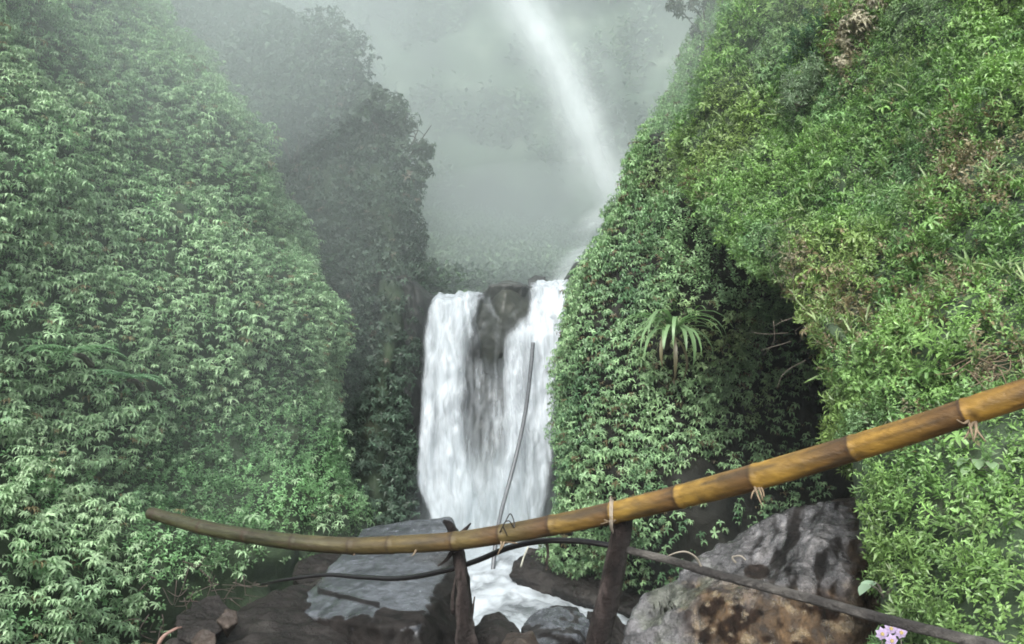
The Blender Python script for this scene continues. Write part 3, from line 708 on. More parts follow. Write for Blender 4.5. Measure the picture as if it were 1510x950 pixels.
# ================================================================== TREES AND PLANTS
M_bark = plain_mat('bark', (0.06, 0.05, 0.04), 0.8); M_palebark = plain_mat('pale_bark', (0.14, 0.13, 0.11), 0.8)
def tree(name, label, base, height, blobs, leaf, colr, nleaf, tmpl, mat, seed, trunk_r=0.12, group=None, lean=(0, 0), stems=1, cat='tree'):
    """blobs: crown lobes (px,py,d,r) in world radius; limbs run to each"""
    rng = np.random.default_rng(seed)
    root = empty(name, base, label, cat, group)
    b = np.array(base); cen = np.array([P(*q[:3]) for q in blobs]); rad = np.array([q[3] for q in blobs])
    items = []
    topc = cen.mean(0)
    fork = b + (topc - b) * 0.45
    tp = smooth_path([b, b + (fork - b) * 0.5 + rng.normal(size=3) * 0.12, fork, topc], 16)
    items.append(tube(tp, np.linspace(trunk_r, trunk_r * 0.35, 16), 9, wob=0.15, seed=seed))
    for s in range(1, stems):
        off = rng.normal(size=3) * np.array([0.25, 0.2, 0]); tt = cen[rng.integers(len(cen))] + rng.normal(size=3) * 0.2
        items.append(tube(smooth_path([b + off, (b + tt) / 2 + off + rng.normal(size=3) * 0.1, tt], 12), np.linspace(trunk_r * 0.7, trunk_r * 0.25, 12), 7))
    for c, r in zip(cen, rad):
        st = tp[rng.integers(6, 13)]
        e = c + rng.normal(size=3) * r * 0.2
        mid = (st + e) / 2 + rng.normal(size=3) * r * 0.25
        items.append(tube(smooth_path([st, mid, e], 9), np.linspace(trunk_r * 0.4, trunk_r * 0.12, 9), 6))
        for _ in range(4):
            dd = rng.normal(size=3); dd /= np.linalg.norm(dd)
            items.append(tube(smooth_path([mid + (e - mid) * rng.random(), e + dd * r * 0.5, e + dd * r * 0.95 + np.array([0, 0, -0.1 * r])], 7), np.linspace(trunk_r * 0.15, trunk_r * 0.05, 7), 4))
    V, L, C = joinm(items); mesh_obj('trunk', V, L, C, M_bark, root, smooth=True)
    wts = rad ** 2; wts /= wts.sum(); ch = rng.choice(len(cen), nleaf, p=wts)
    dd = rng.normal(size=(nleaf, 3)); dd /= np.linalg.norm(dd, axis=1, keepdims=True)
    rr = rng.random(nleaf) ** 0.45
    p = cen[ch] + dd * (rr * rad[ch])[:, None] * np.array([1, 1, 0.8])
    kk = fbm(p, 1.1 / max(rad.mean(), 0.2), 2, seed) > -0.12; p, dd = p[kk], dd[kk]
    ax = UP * 0.6 + dd * 0.5 + rng.normal(size=dd.shape) * 0.4
    f = np.clip(0.5 + 0.8 * fbm(p, 1.2, 2, seed + 2) + rng.normal(size=len(p)) * 0.2, 0, 1)
    c = mixc(np.array(colr) * 0.6, np.array(colr) * 1.35, f)
    scatter('crown', tmpl, p, ax, rng.uniform(0.75, 1.25, len(p)) * leaf, c, mat, rng, root)
    return root
FAR = 'trees in the mist left of the upper waterfall'
tree('tree', 'hazy broad tree rising above the left hillside ridge', P(440, 300, 23.8), 6, [(360,90,24.6,1.0),(420,58,24.4,1.0),(470,48,24,0.95),(515,85,23.8,0.9),(450,120,23.6,1.2),(400,150,23.6,1.2),(510,150,23.4,1.05),(540,130,23.4,0.7),(330,70,24.6,0.7)], 0.15, (0.045, 0.08, 0.045), 4200, ROSW, L_dark, 501, 0.16, FAR)
tree('tree', 'hazy tree leaning out over the gorge nearest the upper waterfall', P(520, 370, 23.6), 5, [(560,170,24,0.9),(600,195,24,0.75),(622,215,24,0.5),(560,230,23.6,1.0),(600,255,23.6,0.7),(520,210,23.8,1.0),(520,290,23.4,0.9),(575,300,23.2,0.8)], 0.15, (0.05, 0.085, 0.05), 3600, ROSW, L_dark, 502, 0.13, FAR)
tree('tree', 'small hazy tree on slope below the leaning misty tree', P(580, 470, 21.5), 3, [(590,370,22,0.7),(615,400,21.8,0.6),(570,410,21.6,0.8),(605,345,22,0.45)], 0.13, (0.045, 0.085, 0.045), 1500, ROSW, L_dark, 503, 0.08, FAR)
tree('sapling', 'spindly sapling against mist at top of right cliff', P(1046, 95, 18.5), 2, [(1015,10,18.5,0.35),(1045,-20,18.5,0.4),(1060,20,18.6,0.3),(1030,45,18.4,0.18),(995,8,18.6,0.18),(1075,-10,18.5,0.3)], 0.12, (0.05, 0.07, 0.045), 340, ROSW, L_dark, 504, 0.035, None, stems=3, cat='sapling')
tree('bush', 'dark rounded bush near top of the right slope', P(1215, 110, 11.8), 1.2, [(1205,55,11.6,0.42),(1180,70,11.6,0.3),(1235,65,11.5,0.3)], 0.10, (0.04, 0.09, 0.045), 520, SPRN, L_dark, 505, 0.03, None, cat='bush')
tree('bush', 'pale withered bush beside dark bush near right slope top', P(1270, 90, 10.9), 1.0, [(1265,45,10.7,0.26),(1285,20,10.7,0.22),(1245,85,10.8,0.16)], 0.13, (0.20, 0.19, 0.13), 190, ROS, L_pale, 506, 0.02, None, cat='bush')
tree('bush', 'light bluish green bush on the upper right slope', P(1185, 180, 11.6), 1.0, [(1180,120,11.3,0.25),(1200,105,11.3,0.22),(1165,150,11.3,0.25)], 0.11, (0.16, 0.24, 0.14), 200, SPRN, L_pale, 507, 0.02, None, cat='bush')

for px_, py_, d_, lab in ((372, 190, 18.3, 'leafy shrub sticking out high on the left hillside edge'), (432, 318, 17.6, 'leafy shrub sticking out midway down the left hillside edge'), (486, 600, 16.3, 'low leafy shrub at the foot of the left hillside edge')):
    tree('shrub', lab, P(px_ - 8, py_ + 26, d_ + 0.2), 1, [(px_, py_, d_, 0.28), (px_ + 14, py_ + 16, d_, 0.2), (px_ - 12, py_ + 10, d_, 0.24)], 0.10, (0.13, 0.22, 0.12), 150, ROSE, L_green, 520 + px_, 0.02, 'shrubs along the gorge edges', cat='shrub')
for px_, py_, d_, lab in ((985, 150, 19.0, 'leafy shrub leaning out near the top of right cliff edge'), (905, 300, 18.1, 'leafy shrub leaning out of the right cliff beside upper waterfall'), (862, 440, 17.3, 'leafy shrub at the cliff edge right of the lower waterfall lip')):
    tree('shrub', lab, P(px_ + 10, py_ + 22, d_ + 0.1), 1, [(px_, py_, d_, 0.26), (px_ - 10, py_ + 14, d_, 0.18), (px_ + 14, py_ - 6, d_, 0.24)], 0.10, (0.15, 0.26, 0.12), 150, ROSE, L_green, 520 + px_, 0.02, 'shrubs along the gorge edges', cat='shrub')

def strap_plant(name, label, base, n, L, W, seed, colr, dead=0, cat='plant', face=(0, -1, 0)):
    rng = np.random.default_rng(seed); root = empty(name, base, label, cat)
    groups = {'leaf': (n, colr), 'withered_leaf': (dead, (0.11, 0.10, 0.055))}
    b = np.array(base)
    for nm, (cnt, cc) in groups.items():
        for k in range(cnt):
            Lk = L * rng.uniform(0.75, 1.15); 
            v, t = leaf_strip(Lk, W * rng.uniform(0.8, 1.2), rng.uniform(2.0, 2.9), rng.uniform(0.5, 1.2) if nm == 'leaf' else rng.uniform(-0.7, 0.1), 8, 0.35)
            v = rotz(v, -math.pi / 2 + rng.uniform(-1.9, 1.9)) + b + rng.normal(size=3) * 0.05
            c = np.tile(np.array(cc) * rng.uniform(0.75, 1.3), (len(v), 1))
            mesh_obj(nm, v, t, np.full(len(t), 3), L_pale, root, c, smooth=True)
    v, l, c = tube([b + np.array([0, 0.45, -0.25]), b + np.array([0, 0.2, -0.08]), b], [0.05, 0.045, 0.03], 8)
    mesh_obj('stem', v, l, c, M_bark, root)
    return root
strap_plant('strap_leaf_plant', 'large clump of long drooping strap leaves on right cliff', P(990, 490, 13.3), 30, 1.05, 0.065, 601, (0.13, 0.22, 0.10), 6)
strap_plant('strap_leaf_plant', 'small upright tuft of blades above the large strap-leaf clump', P(1010, 462, 13.6), 5, 0.4, 0.04, 602, (0.15, 0.25, 0.11), 0)

def fern(name, label, base, n, L, seed, colr):
    rng = np.random.default_rng(seed); root = empty(name, base, label, 'fern'); b = np.array(base)
    for k in range(n):
        ang = -math.pi / 2 + (k / max(n - 1, 1) - 0.5) * 4.4 + rng.uniform(-.15, .15)
        dr = rng.uniform(1.0, 1.5); rise = rng.uniform(0.35, 0.8); ns = 16; s = np.linspace(0, 1, ns)
        Lk = L * rng.uniform(0.8, 1.1)
        ang_ = rise - dr * s; x = np.cumsum(np.cos(ang_)) * Lk / ns; z = np.cumsum(np.sin(ang_)) * Lk / ns
        parts = []
        for i in range(1, ns):
            w_ = L * 0.26 * math.sin(math.pi * min(1, s[i] * 0.9 + 0.12)) ** 0.8
            for sg in (-1, 1):
                v, t = leaf_strip(w_, L * 0.055, 0.6, 0.1, 2, 0.2); v = rotz(v, sg * 1.15) + np.array([x[i], 0, z[i]])
                parts.append((v, t, rng.uniform(0.85, 1.15)))
        rv, rl, rc = tube(np.stack([x, 0 * x, z], 1), np.linspace(0.012, 0.003, ns), 4)
        rt = np.array([(rl[4*i_], rl[4*i_+1], rl[4*i_+2]) for i_ in range(len(rc) - 2)] + [(rl[4*i_], rl[4*i_+2], rl[4*i_+3]) for i_ in range(len(rc) - 2)])
        parts.append((rv, rt, 0.8))
        v, t, sh = merge(parts); v = rotz(v, ang) + b
        mesh_obj('frond', v, t, np.full(len(t), 3), L_pale, root, np.clip(np.array(colr)[None] * sh[:, None] * rng.uniform(.85, 1.15), 0, 1))
    v, l, c = tube([b + np.array([-0.05, 0.5, -0.15]), b + np.array([0, 0.2, -0.04]), b], [0.04, 0.035, 0.03], 8)
    mesh_obj('stem', v, l, c, M_bark, root)
fern('tree_fern', 'feathery green fern spreading among pale rosettes, left hillside', P(110, 522, 9.9), 8, 0.65, 611, (0.10, 0.20, 0.09))
fern('tree_fern', 'feathery fern low in the leaves right of the bigger fern', P(190, 560, 10.6), 7, 0.5, 612, (0.095, 0.20, 0.095))

def broad_plant(label, base, n, L, seed, colr):
    rng = np.random.default_rng(seed); root = empty('broad_leaf_plant', base, label, 'plant'); b = np.array(base)
    for k in range(n):
        ang = -math.pi / 2 + rng.uniform(-1.7, 1.7); r = L * rng.uniform(0.3, 1.0); h = rng.uniform(0.2, 0.9) * L
        tip = b + np.array([math.cos(ang) * r, math.sin(ang) * r, h])
        v, l, c = tube(smooth_path([b, (b + tip) / 2 + np.array([0, 0, L * 0.15]), tip], 6), 0.005, 5)
        st = mesh_obj('stalk', v, l, c, M_palebark, root)
        v, t = leaf_strip(L * 0.75, L * 0.5, 0.9, -0.1, 5, 0.25); v = rotz(v, ang) + tip
        mesh_obj('leaf', v, t, np.full(len(t), 3), L_pale, root, np.tile(np.array(colr) * rng.uniform(.85, 1.2), (len(v), 1)), smooth=True)
broad_plant('pale broad-leaved plant growing beside the streaked right boulder', P(1305, 885, 5.3), 6, 0.14, 621, (0.20, 0.29, 0.20))
broad_plant('broad-leaved seedling in the right bank below the bamboo rail', P(1440, 700, 5.0), 5, 0.13, 622, (0.16, 0.25, 0.13))

# flowers
def flower(label, c, seed):
    rng = np.random.default_rng(seed); root = empty('flower', P(*c), label, 'flower', 'small lilac flowers under the black pole'); b = np.array(P(*c))
    ps = []
    for k in range(7):
        v, t = leaf_strip(0.032, 0.022, 0.5, 0.1, 3, 0.2); v = rotz(v, k * 0.9)
        v = np.stack([v[:, 0], -v[:, 2], v[:, 1]], 1)
        ps.append((v, t, 1.0))
    v, t, s = merge(ps)
    mesh_obj('petals', v + b + np.array([0, -0.005, 0]), t, np.full(len(t), 3), L_pale, root, np.tile(np.array((0.40, 0.33, 0.48)), (len(v), 1)), smooth=True)
    v, l, cc = tube([b + np.array([0, 0.004, 0]), b + np.array([0, -0.012, 0])], 0.008, 8); mesh_obj('centre', v, l, cc, plain_mat('flower_centre', (0.25, 0.2, 0.08)), root)
    v, l, cc = tube(smooth_path([b, b + np.array([0.02, 0.03, -0.12]), b + np.array([0.05, 0.06, -0.35])], 8), 0.003, 5); mesh_obj('stem', v, l, cc, M_palebark, root)
for i, (c, lab) in enumerate((((1300, 934, 4.0), 'lilac flower, leftmost of the small cluster under the pole'), ((1313, 926, 4.0), 'lilac flower, topmost of the small cluster under the pole'), ((1328, 932, 4.02), 'lilac flower, rightmost of the small cluster under the pole'), ((1314, 944, 3.98), 'lilac flower, lowest of the small cluster under the pole'))):
    flower(lab, c, 630 + i)

# ================================================================== ROCKS
def zone_mat(name, rlo, rhi, vs, scale, contrast, bump=0.8, spec=0.6):
    m, t, out = new_mat(name)
    a = nd(t, 'ShaderNodeAttribute', attribute_name='Col'); pb = nd(t, 'ShaderNodeBsdfPrincipled'); pb.inputs['Specular IOR Level'].default_value = spec
    tc = nd(t, 'ShaderNodeTexCoord'); mp = nd(t, 'ShaderNodeMapping'); mp.inputs['Scale'].default_value = vs
    t.links.new(tc.outputs['Object'], mp.inputs[0])
    n = noise_node(t, scale, 9, 0.68, mp.outputs[0], 0.6); n2 = noise_node(t, scale * 4, 6, 0.7, tc.outputs['Object'])
    r = ramp(t, n.outputs[0], [(0.36, (1 - contrast,) * 3), (0.5, (0.9, 0.9, 0.9)), (0.64, (1 + contrast * 0.7,) * 3)])
    r2 = ramp(t, n2.outputs[0], [(0.38, (0.45, 0.45, 0.45)), (0.62, (1.5, 1.5, 1.5))])
    x1 = nd(t, 'ShaderNodeMix', data_type='RGBA', blend_type='MULTIPLY'); x1.inputs[0].default_value = 1
    x2 = nd(t, 'ShaderNodeMix', data_type='RGBA', blend_type='MULTIPLY'); x2.inputs[0].default_value = 0.8
    t.links.new(a.outputs['Color'], x1.inputs[6]); t.links.new(r.outputs[0], x1.inputs[7]); t.links.new(x1.outputs[2], x2.inputs[6]); t.links.new(r2.outputs[0], x2.inputs[7])
    t.links.new(x2.outputs[2], pb.inputs['Base Color'])
    mr = nd(t, 'ShaderNodeMapRange'); mr.inputs['From Min'].default_value = 0.35; mr.inputs['From Max'].default_value = 0.65; mr.inputs['To Min'].default_value = rlo; mr.inputs['To Max'].default_value = rhi
    t.links.new(n2.outputs[0], mr.inputs[0])
    dk = nd(t, 'ShaderNodeMapRange'); dk.inputs['From Min'].default_value = 0.012; dk.inputs['From Max'].default_value = 0.045; dk.inputs['To Min'].default_value = 0.12; dk.inputs['To Max'].default_value = spec
    t.links.new(a.outputs['Fac'], dk.inputs[0]); t.links.new(dk.outputs[0], pb.inputs['Specular IOR Level'])
    dr = nd(t, 'ShaderNodeMapRange'); dr.inputs['From Min'].default_value = 0.012; dr.inputs['From Max'].default_value = 0.045; dr.inputs['To Min'].default_value = 0.45; dr.inputs['To Max'].default_value = 0.0
    t.links.new(a.outputs['Fac'], dr.inputs[0]); sm = nd(t, 'ShaderNodeMath', operation='ADD'); t.links.new(mr.outputs[0], sm.inputs[0]); t.links.new(dr.outputs[0], sm.inputs[1])
    t.links.new(sm.outputs[0], pb.inputs['Roughness'])
    bp = nd(t, 'ShaderNodeBump', Strength=bump, Distance=0.04); ad = nd(t, 'ShaderNodeMath', operation='ADD'); t.links.new(n.outputs[0], ad.inputs[0]); t.links.new(n2.outputs[0], ad.inputs[1])
    t.links.new(ad.outputs[0], bp.inputs['Height']); t.links.new(bp.outputs[0], pb.inputs['Normal']); t.links.new(pb.outputs[0], out.inputs[0]); return m
def lerp(a, b, f): return a * (1 - f[:, None]) + np.array(b)[None] * f[:, None]
def z_flat(co, x, y):  # wet sheen painted in: top kept pale, lower edge and right face dark
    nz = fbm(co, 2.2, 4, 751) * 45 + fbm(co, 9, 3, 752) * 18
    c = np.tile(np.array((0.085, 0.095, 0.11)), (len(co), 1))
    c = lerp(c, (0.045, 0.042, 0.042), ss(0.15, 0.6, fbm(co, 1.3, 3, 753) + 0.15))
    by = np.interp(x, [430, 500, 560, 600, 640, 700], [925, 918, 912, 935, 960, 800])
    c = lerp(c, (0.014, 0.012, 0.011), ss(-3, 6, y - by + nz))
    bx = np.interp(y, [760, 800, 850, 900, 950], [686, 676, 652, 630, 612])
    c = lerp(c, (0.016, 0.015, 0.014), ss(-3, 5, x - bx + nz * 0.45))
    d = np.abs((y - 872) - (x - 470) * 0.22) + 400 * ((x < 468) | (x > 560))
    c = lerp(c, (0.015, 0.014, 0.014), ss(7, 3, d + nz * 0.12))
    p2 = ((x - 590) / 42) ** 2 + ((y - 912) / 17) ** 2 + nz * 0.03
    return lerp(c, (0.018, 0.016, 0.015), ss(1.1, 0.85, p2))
def z_streak(co, x, y):
    nz = fbm(co, 1.8, 4, 761); n2 = fbm(co, 8, 4, 762)
    wv = fbm(co, 2.5, 3, 767) * 1.3; q = np.stack([x / 11 + y / 55 + wv, y / 38 - x / 200 + wv * 0.5, 0 * x], 1); st = fbm(q, 1.0, 4, 763) + 0.12 * n2
    c = np.tile(np.array((0.105, 0.105, 0.11)), (len(co), 1))
    up = ss(1080, 1160, x + nz * 50)
    c = lerp(c, (0.02, 0.018, 0.017), ss(-0.05, 0.3, st) * (0.25 + 0.75 * up))
    c = lerp(c, (0.22, 0.21, 0.21), ss(0.05, 0.3, -st - 0.08) * 0.6 * up)
    low = ss(855, 905, y + nz * 60 + 0.0 * x) * ss(985, 1040, x + 30 * n2)
    och = lerp(np.tile(np.array((0.085, 0.05, 0.02)), (len(co), 1)), (0.02, 0.012, 0.008), ss(-0.15, 0.2, n2))
    och = lerp(och, (0.17, 0.125, 0.065), ss(0.12, 0.3, fbm(co, 13, 3, 764)))
    c = c * (1 - low[:, None]) + och * low[:, None]
    rt = ss(1235, 1265, x + 25 * n2 - (y - 800) * 0.05)
    c = lerp(c, (0.035, 0.024, 0.014), rt * (0.6 + 0.4 * ss(-0.2, 0.2, nz)))
    gr = ss(0.1, 0.4, fbm(co, 3, 3, 766)) * ss(1100, 1020, x) * 0.5
    c = lerp(c, (0.12, 0.14, 0.09), gr)
    h = ((x - 1116) / 19) ** 2 + ((y - 843) / 12) ** 2 + n2 * 0.2
    return lerp(c, (0.03, 0.022, 0.018), ss(1.15, 0.9, h))
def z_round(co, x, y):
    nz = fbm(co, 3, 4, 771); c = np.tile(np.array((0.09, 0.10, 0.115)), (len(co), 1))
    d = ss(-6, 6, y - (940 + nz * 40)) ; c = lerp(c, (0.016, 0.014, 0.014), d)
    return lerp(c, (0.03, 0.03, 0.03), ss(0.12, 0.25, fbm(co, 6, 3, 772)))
Z_flat = zone_mat('wet_flat_rock', 0.08, 0.28, (1, 1, 1), 1.6, 0.35, 0.5, 0.9)
Z_streak = zone_mat('streaked_boulder', 0.12, 0.36, (2.2, 1.2, 0.8), 3.0, 0.75, 1.0, 0.8)
Z_round = zone_mat('wet_round_rock', 0.1, 0.35, (1, 1, 1), 2.5, 0.4, 0.5, 0.9)
M_flat = rock_mat('wet_grey_rock', [(0.3, (0.05, 0.052, 0.056)), (0.45, (0.15, 0.16, 0.175)), (0.7, (0.22, 0.23, 0.25))], 0.9, 0.12, 0.38, 0.5, 5, spec=0.8)
M_streak = rock_mat('streaked_rock', [(0.36, (0.03, 0.028, 0.026)), (0.5, (0.17, 0.165, 0.165)), (0.62, (0.3, 0.29, 0.29))], 1.7, 0.2, 0.5, 0.9, 9, vscale=(2.6, 1.2, 0.8), spec=0.6)
M_dkrock = rock_mat('dark_wet_rock', [(0.3, (0.004, 0.0035, 0.003)), (0.55, (0.013, 0.011, 0.010)), (0.75, (0.045, 0.042, 0.038))], 2.2, 0.25, 0.7, 1.0, 11, spec=0.3)
M_boss = rock_mat('boss_rock', [(0.3, (0.012, 0.014, 0.012)), (0.5, (0.026, 0.029, 0.024)), (0.7, (0.045, 0.05, 0.038))], 1.2, 0.35, 0.6, 0.2, 6)
M_brown = rock_mat('brown_rock', [(0.3, (0.010, 0.007, 0.005)), (0.5, (0.035, 0.025, 0.019)), (0.7, (0.10, 0.08, 0.062))], 2.0, 0.3, 0.6, 0.8, 9, spec=0.5)
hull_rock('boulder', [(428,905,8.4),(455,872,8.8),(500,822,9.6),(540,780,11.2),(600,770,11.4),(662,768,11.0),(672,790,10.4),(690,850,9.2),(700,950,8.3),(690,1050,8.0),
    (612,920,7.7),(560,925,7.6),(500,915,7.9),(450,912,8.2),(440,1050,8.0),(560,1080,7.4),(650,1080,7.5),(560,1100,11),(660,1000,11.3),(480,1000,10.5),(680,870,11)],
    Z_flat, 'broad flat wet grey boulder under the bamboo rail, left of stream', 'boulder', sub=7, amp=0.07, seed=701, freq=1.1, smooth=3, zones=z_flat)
hull_rock('rock', [(180,990,7.6),(300,940,7.9),(400,880,8.5),(470,858,9.2),(520,855,9.6),(540,900,9.0),(520,960,7.7),(400,1000,7.0),(250,1050,7.0),(540,1100,8),(300,1150,8),(420,1000,10.5),(250,1000,9.5)],
    M_dkrock, 'low dark rock slab at bottom left beside the flat boulder', 'rock', sub=6, amp=0.12, seed=702, freq=1.4)
hull_rock('rock', [(430,850,10.3),(440,828,10.6),(480,815,11),(510,818,11),(520,850,10.4),(500,868,10),(450,866,10),(470,900,11),(440,880,11.5),(510,880,12)],
    M_dkrock, 'small brownish rock tucked behind the flat boulder at left', 'rock', sub=5, amp=0.06, seed=703, freq=2.5)
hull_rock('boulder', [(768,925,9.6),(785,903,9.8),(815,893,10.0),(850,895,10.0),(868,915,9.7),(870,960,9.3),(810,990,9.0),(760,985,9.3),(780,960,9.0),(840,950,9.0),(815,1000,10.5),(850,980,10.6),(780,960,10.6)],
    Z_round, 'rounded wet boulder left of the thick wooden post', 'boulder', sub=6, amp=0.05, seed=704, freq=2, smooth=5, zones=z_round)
hull_rock('rock', [(698,930,9.0),(715,908,9.3),(735,903,9.4),(760,925,9.1),(775,945,9.0),(780,1000,8.8),(700,1000,8.6),(730,940,8.7),(740,1020,10),(700,980,10)],
    M_dkrock, 'dark angular rock between flat boulder and rounded boulder', 'rock', sub=5, amp=0.06, seed=705, freq=2.5)
hull_rock('rock', [(735,955,7.6),(750,935,7.8),(785,930,7.8),(800,955,7.6),(805,1010,7.4),(735,1010,7.3),(770,1000,8.6),(765,960,7.3)],
    M_brown, 'small reddish brown rock at bottom edge left of post', 'rock', sub=5, amp=0.05, seed=706, freq=3)
hull_rock('boulder', [(925,950,7.3),(935,905,7.6),(990,870,7.8),(1040,860,7.9),(1090,820,8.0),(1140,775,8.1),(1185,752,8.2),(1240,745,8.2),(1290,755,8.0),(1312,800,7.5),(1320,900,6.8),(1330,1050,6.4),
    (930,1080,7.2),(1050,1120,6.3),(1200,1120,6.1),(1010,900,7.1),(1080,900,6.9),(1180,860,6.8),(1260,850,6.7),(1200,780,7.7),(1000,1000,9.5),(1150,900,10),(1280,900,9.5),(1050,920,9.8)],
    Z_streak, 'large pale streaked boulder on the right below the bamboo rail', 'boulder', sub=7, amp=0.16, seed=707, freq=1.5, smooth=2, zones=z_streak)
hull_rock('rock', [(1150,765,9.2),(1200,745,9.3),(1275,728,9.1),(1300,735,8.9),(1300,770,8.8),(1240,785,8.8),(1160,785,9.0),(1230,760,10),(1290,760,10),(1230,800,9.8)],
    M_brown, 'long reddish rock lying behind the top of streaked boulder', 'rock', sub=5, amp=0.06, seed=708, freq=2.5)
hull_rock('rock', [(752,848,16.4),(757,828,16.6),(780,808,17.0),(830,815,16.9),(880,846,16.4),(930,862,15.8),(955,890,15.2),(940,905,15.0),(870,876,15.9),(800,868,16.2),(765,864,16.3),(800,920,16.9),(930,960,15.8),(930,930,18),(790,900,18.3)],
    M_dkrock, 'dark overhanging rock at foot of right cliff in the stream', 'rock', sub=6, amp=0.10, seed=709, freq=1.6)
hull_rock('rock', [(866,900,11),(905,905,11.2),(935,935,11),(940,1000,10.6),(870,1000,10.6),(900,960,10.3),(900,1000,12)],
    M_dkrock, 'dark rock right behind the foot of the thick post', 'rock', sub=5, amp=0.07, seed=710, freq=2.2)
hull_rock('rock', [(778,412,21.3),(790,405,21.4),(805,408,21.4),(808,420,21.2),(795,424,21.0),(780,422,21.0),(792,440,21.5),(795,415,22)],
    M_cliff, 'small dark rock poking up at top of the right stream', 'rock', sub=4, amp=0.04, seed=711, freq=3)
hull_rock('rock', [(708,455,20.2),(712,434,20.5),(727,420,20.7),(750,414,20.8),(772,419,20.7),(784,438,20.4),(780,470,20.0),(764,492,19.9),(735,525,19.9),(710,510,20.0),(702,480,20.1),(742,460,19.75),(740,560,20.3),(712,550,20.3),(720,450,22),(775,450,22),(745,432,19.8)],
    M_boss, 'rounded dark rock splitting the lower waterfall into two streams', 'rock', sub=6, amp=0.045, seed=712, freq=1.3, smooth=8)

# ================================================================== BAMBOO RAIL, POSTS, POLES
def bamboo():
    ctl = [(222,757,4.1,18),(300,778,3.9,21),(365,790,3.75,22),(440,800,3.6,23.5),(520,805,3.5,25),(590,803,3.4,26),(670,798,3.3,27),(740,788,3.2,28.5),(813,775,3.1,30),(900,757,2.98,32),(1000,733,2.82,35),(1120,702,2.62,39),(1255,662,2.45,39),(1350,633,2.32,40),(1430,606,2.22,41),(1510,580,2.14,42),(1620,545,2.04,44)]
    c = np.array([list(P(a, b, d)) + [a, th * d / F / 2] for a, b, d, th in ctl])
    g = catmull(c[:, None], 520)[:, 0]
    path, pxs, rad = g[:, :3], g[:, 3], g[:, 4]
    nodes = [232, 300, 366, 436, 520, 578, 672, 742, 815, 905, 1003, 1116, 1258, 1425, 1560]
    r = rad.copy(); colr = np.zeros((len(path), 3))
    for k in range(len(nodes)):
        d = (pxs - nodes[k]); wdt = 2.6 + (nodes[k] - 200) * 0.002
        r *= 1 + 0.055 * np.exp(-(d / wdt) ** 2) - 0.025 * np.exp(-((d - wdt * 2.2) / wdt) ** 2)
    grn = np.array((0.042, 0.046, 0.02)); yel = np.array((0.29, 0.185, 0.038)); org = np.array((0.33, 0.18, 0.026)); brn = np.array((0.085, 0.045, 0.02)); olv = np.array((0.115, 0.088, 0.032))
    f = ss(380, 620, pxs)[:, None]; base = grn * (1 - f) + olv * f; f = ss(760, 880, pxs)[:, None]; base = base * (1 - f) + yel * f
    f2 = ss(900, 1400, pxs)[:, None]; base = base * (1 - f2 * 0.5) + org * f2 * 0.5
    nn = np.array([-100] + nodes + [2000])
    ix = np.searchsorted(nn, pxs); a = nn[ix - 1]; b = nn[ix]; u = (pxs - a) / (b - a)
    st = (ss(0.15, 0.95, u) * 0.85)[:, None] * ss(500, 800, pxs)[:, None]
    base = base * (1 - st) + brn * st
    dmin = np.min(np.abs(pxs[:, None] - np.array(nodes)[None] + 1.5), 1)
    ring = np.exp(-(dmin / 2.0) ** 2)[:, None] * 0.8; base = base * (1 - ring) + np.array((0.035, 0.02, 0.012)) * ring
    V, L, C = tube(path, r, 24)
    colr = np.repeat(base, 24, 0)
    # mottled stains, older underside grime is real staining of the culm
    s = fbm(V * np.array([1, 1, 2.0]), 9, 4, 801); colr = colr * (1 + 0.45 * s)[:, None]
    al = np.repeat(pxs, 24) / 160.0; an_ = np.tile(np.linspace(0, 6.283, 24, endpoint=False), len(path))
    sk = fbm(np.stack([al * 1.6, np.cos(an_) * 3, np.sin(an_) * 3], 1), 1.0, 4, 807); colr = colr * (1 + 0.9 * sk)[:, None]
    gm = np.clip(fbm(np.stack([al * 2.2, np.cos(an_) * 1.6, np.sin(an_) * 1.6], 1), 1.0, 4, 808) * 3.6 - 0.35, 0, 1)[:, None]
    colr = colr * (1 - 0.75 * gm) + np.array((0.05, 0.038, 0.022)) * 0.75 * gm
    s2 = np.clip(fbm(V, 22, 3, 803) * 3 - 0.9, 0, 1)[:, None]; colr = colr * (1 - 0.6 * s2) + np.array((0.06, 0.04, 0.02)) * 0.6 * s2
    root = empty('bamboo_rail', P(915, 757, 2.96), 'long yellow bamboo pole, greenish at its left end, used as railing', 'bamboo rail')
    m = vcol_mat('bamboo_skin', 0.42, 0.4, 0.5, 30, (0.5, 1, 2))
    mesh_obj('culm', V, L, C, m, root, np.clip(colr * 0.6, 0.003, 1), smooth=True)
    # stubs of cut branches at nodes
    rs = np.random.default_rng(805); mt = plain_mat('stub_wood', (0.12, 0.09, 0.055), 0.8)
    for a_, n_, ln, dx in ((620, 1, 0.035, 0), (672, 0, 0.03, 0), (742, 3, 0.05, 0), (905, 2, 0.05, -0.03), (1112, 4, 0.07, 0), (1425, 5, 0.06, 0.0), (520, 1, 0.02, 0)):
        i = int(np.argmin(np.abs(pxs - a_)))
        for k in range(n_):
            b0 = path[i] + np.array([rs.uniform(-.01, .01), -r[i] * 0.75, -r[i] * 0.5]); dd = np.array([rs.uniform(-0.8, 0.8), -0.35, rs.uniform(-1.0, 0.1)])
            dd /= np.linalg.norm(dd)
            e = b0 + dd * ln * rs.uniform(0.6, 1.2)
            v, l, c_ = tube(smooth_path([b0, (b0 + e) / 2 + rs.normal(size=3) * 0.004, e], 6), np.linspace(0.0045, 0.0015, 6), 6)
            mesh_obj('branch_stub', v, l, c_, mt, root, smooth=True)
    # sheath edges: thin papery scars
    return path, pxs, r
bpath, bpx, brad = bamboo()

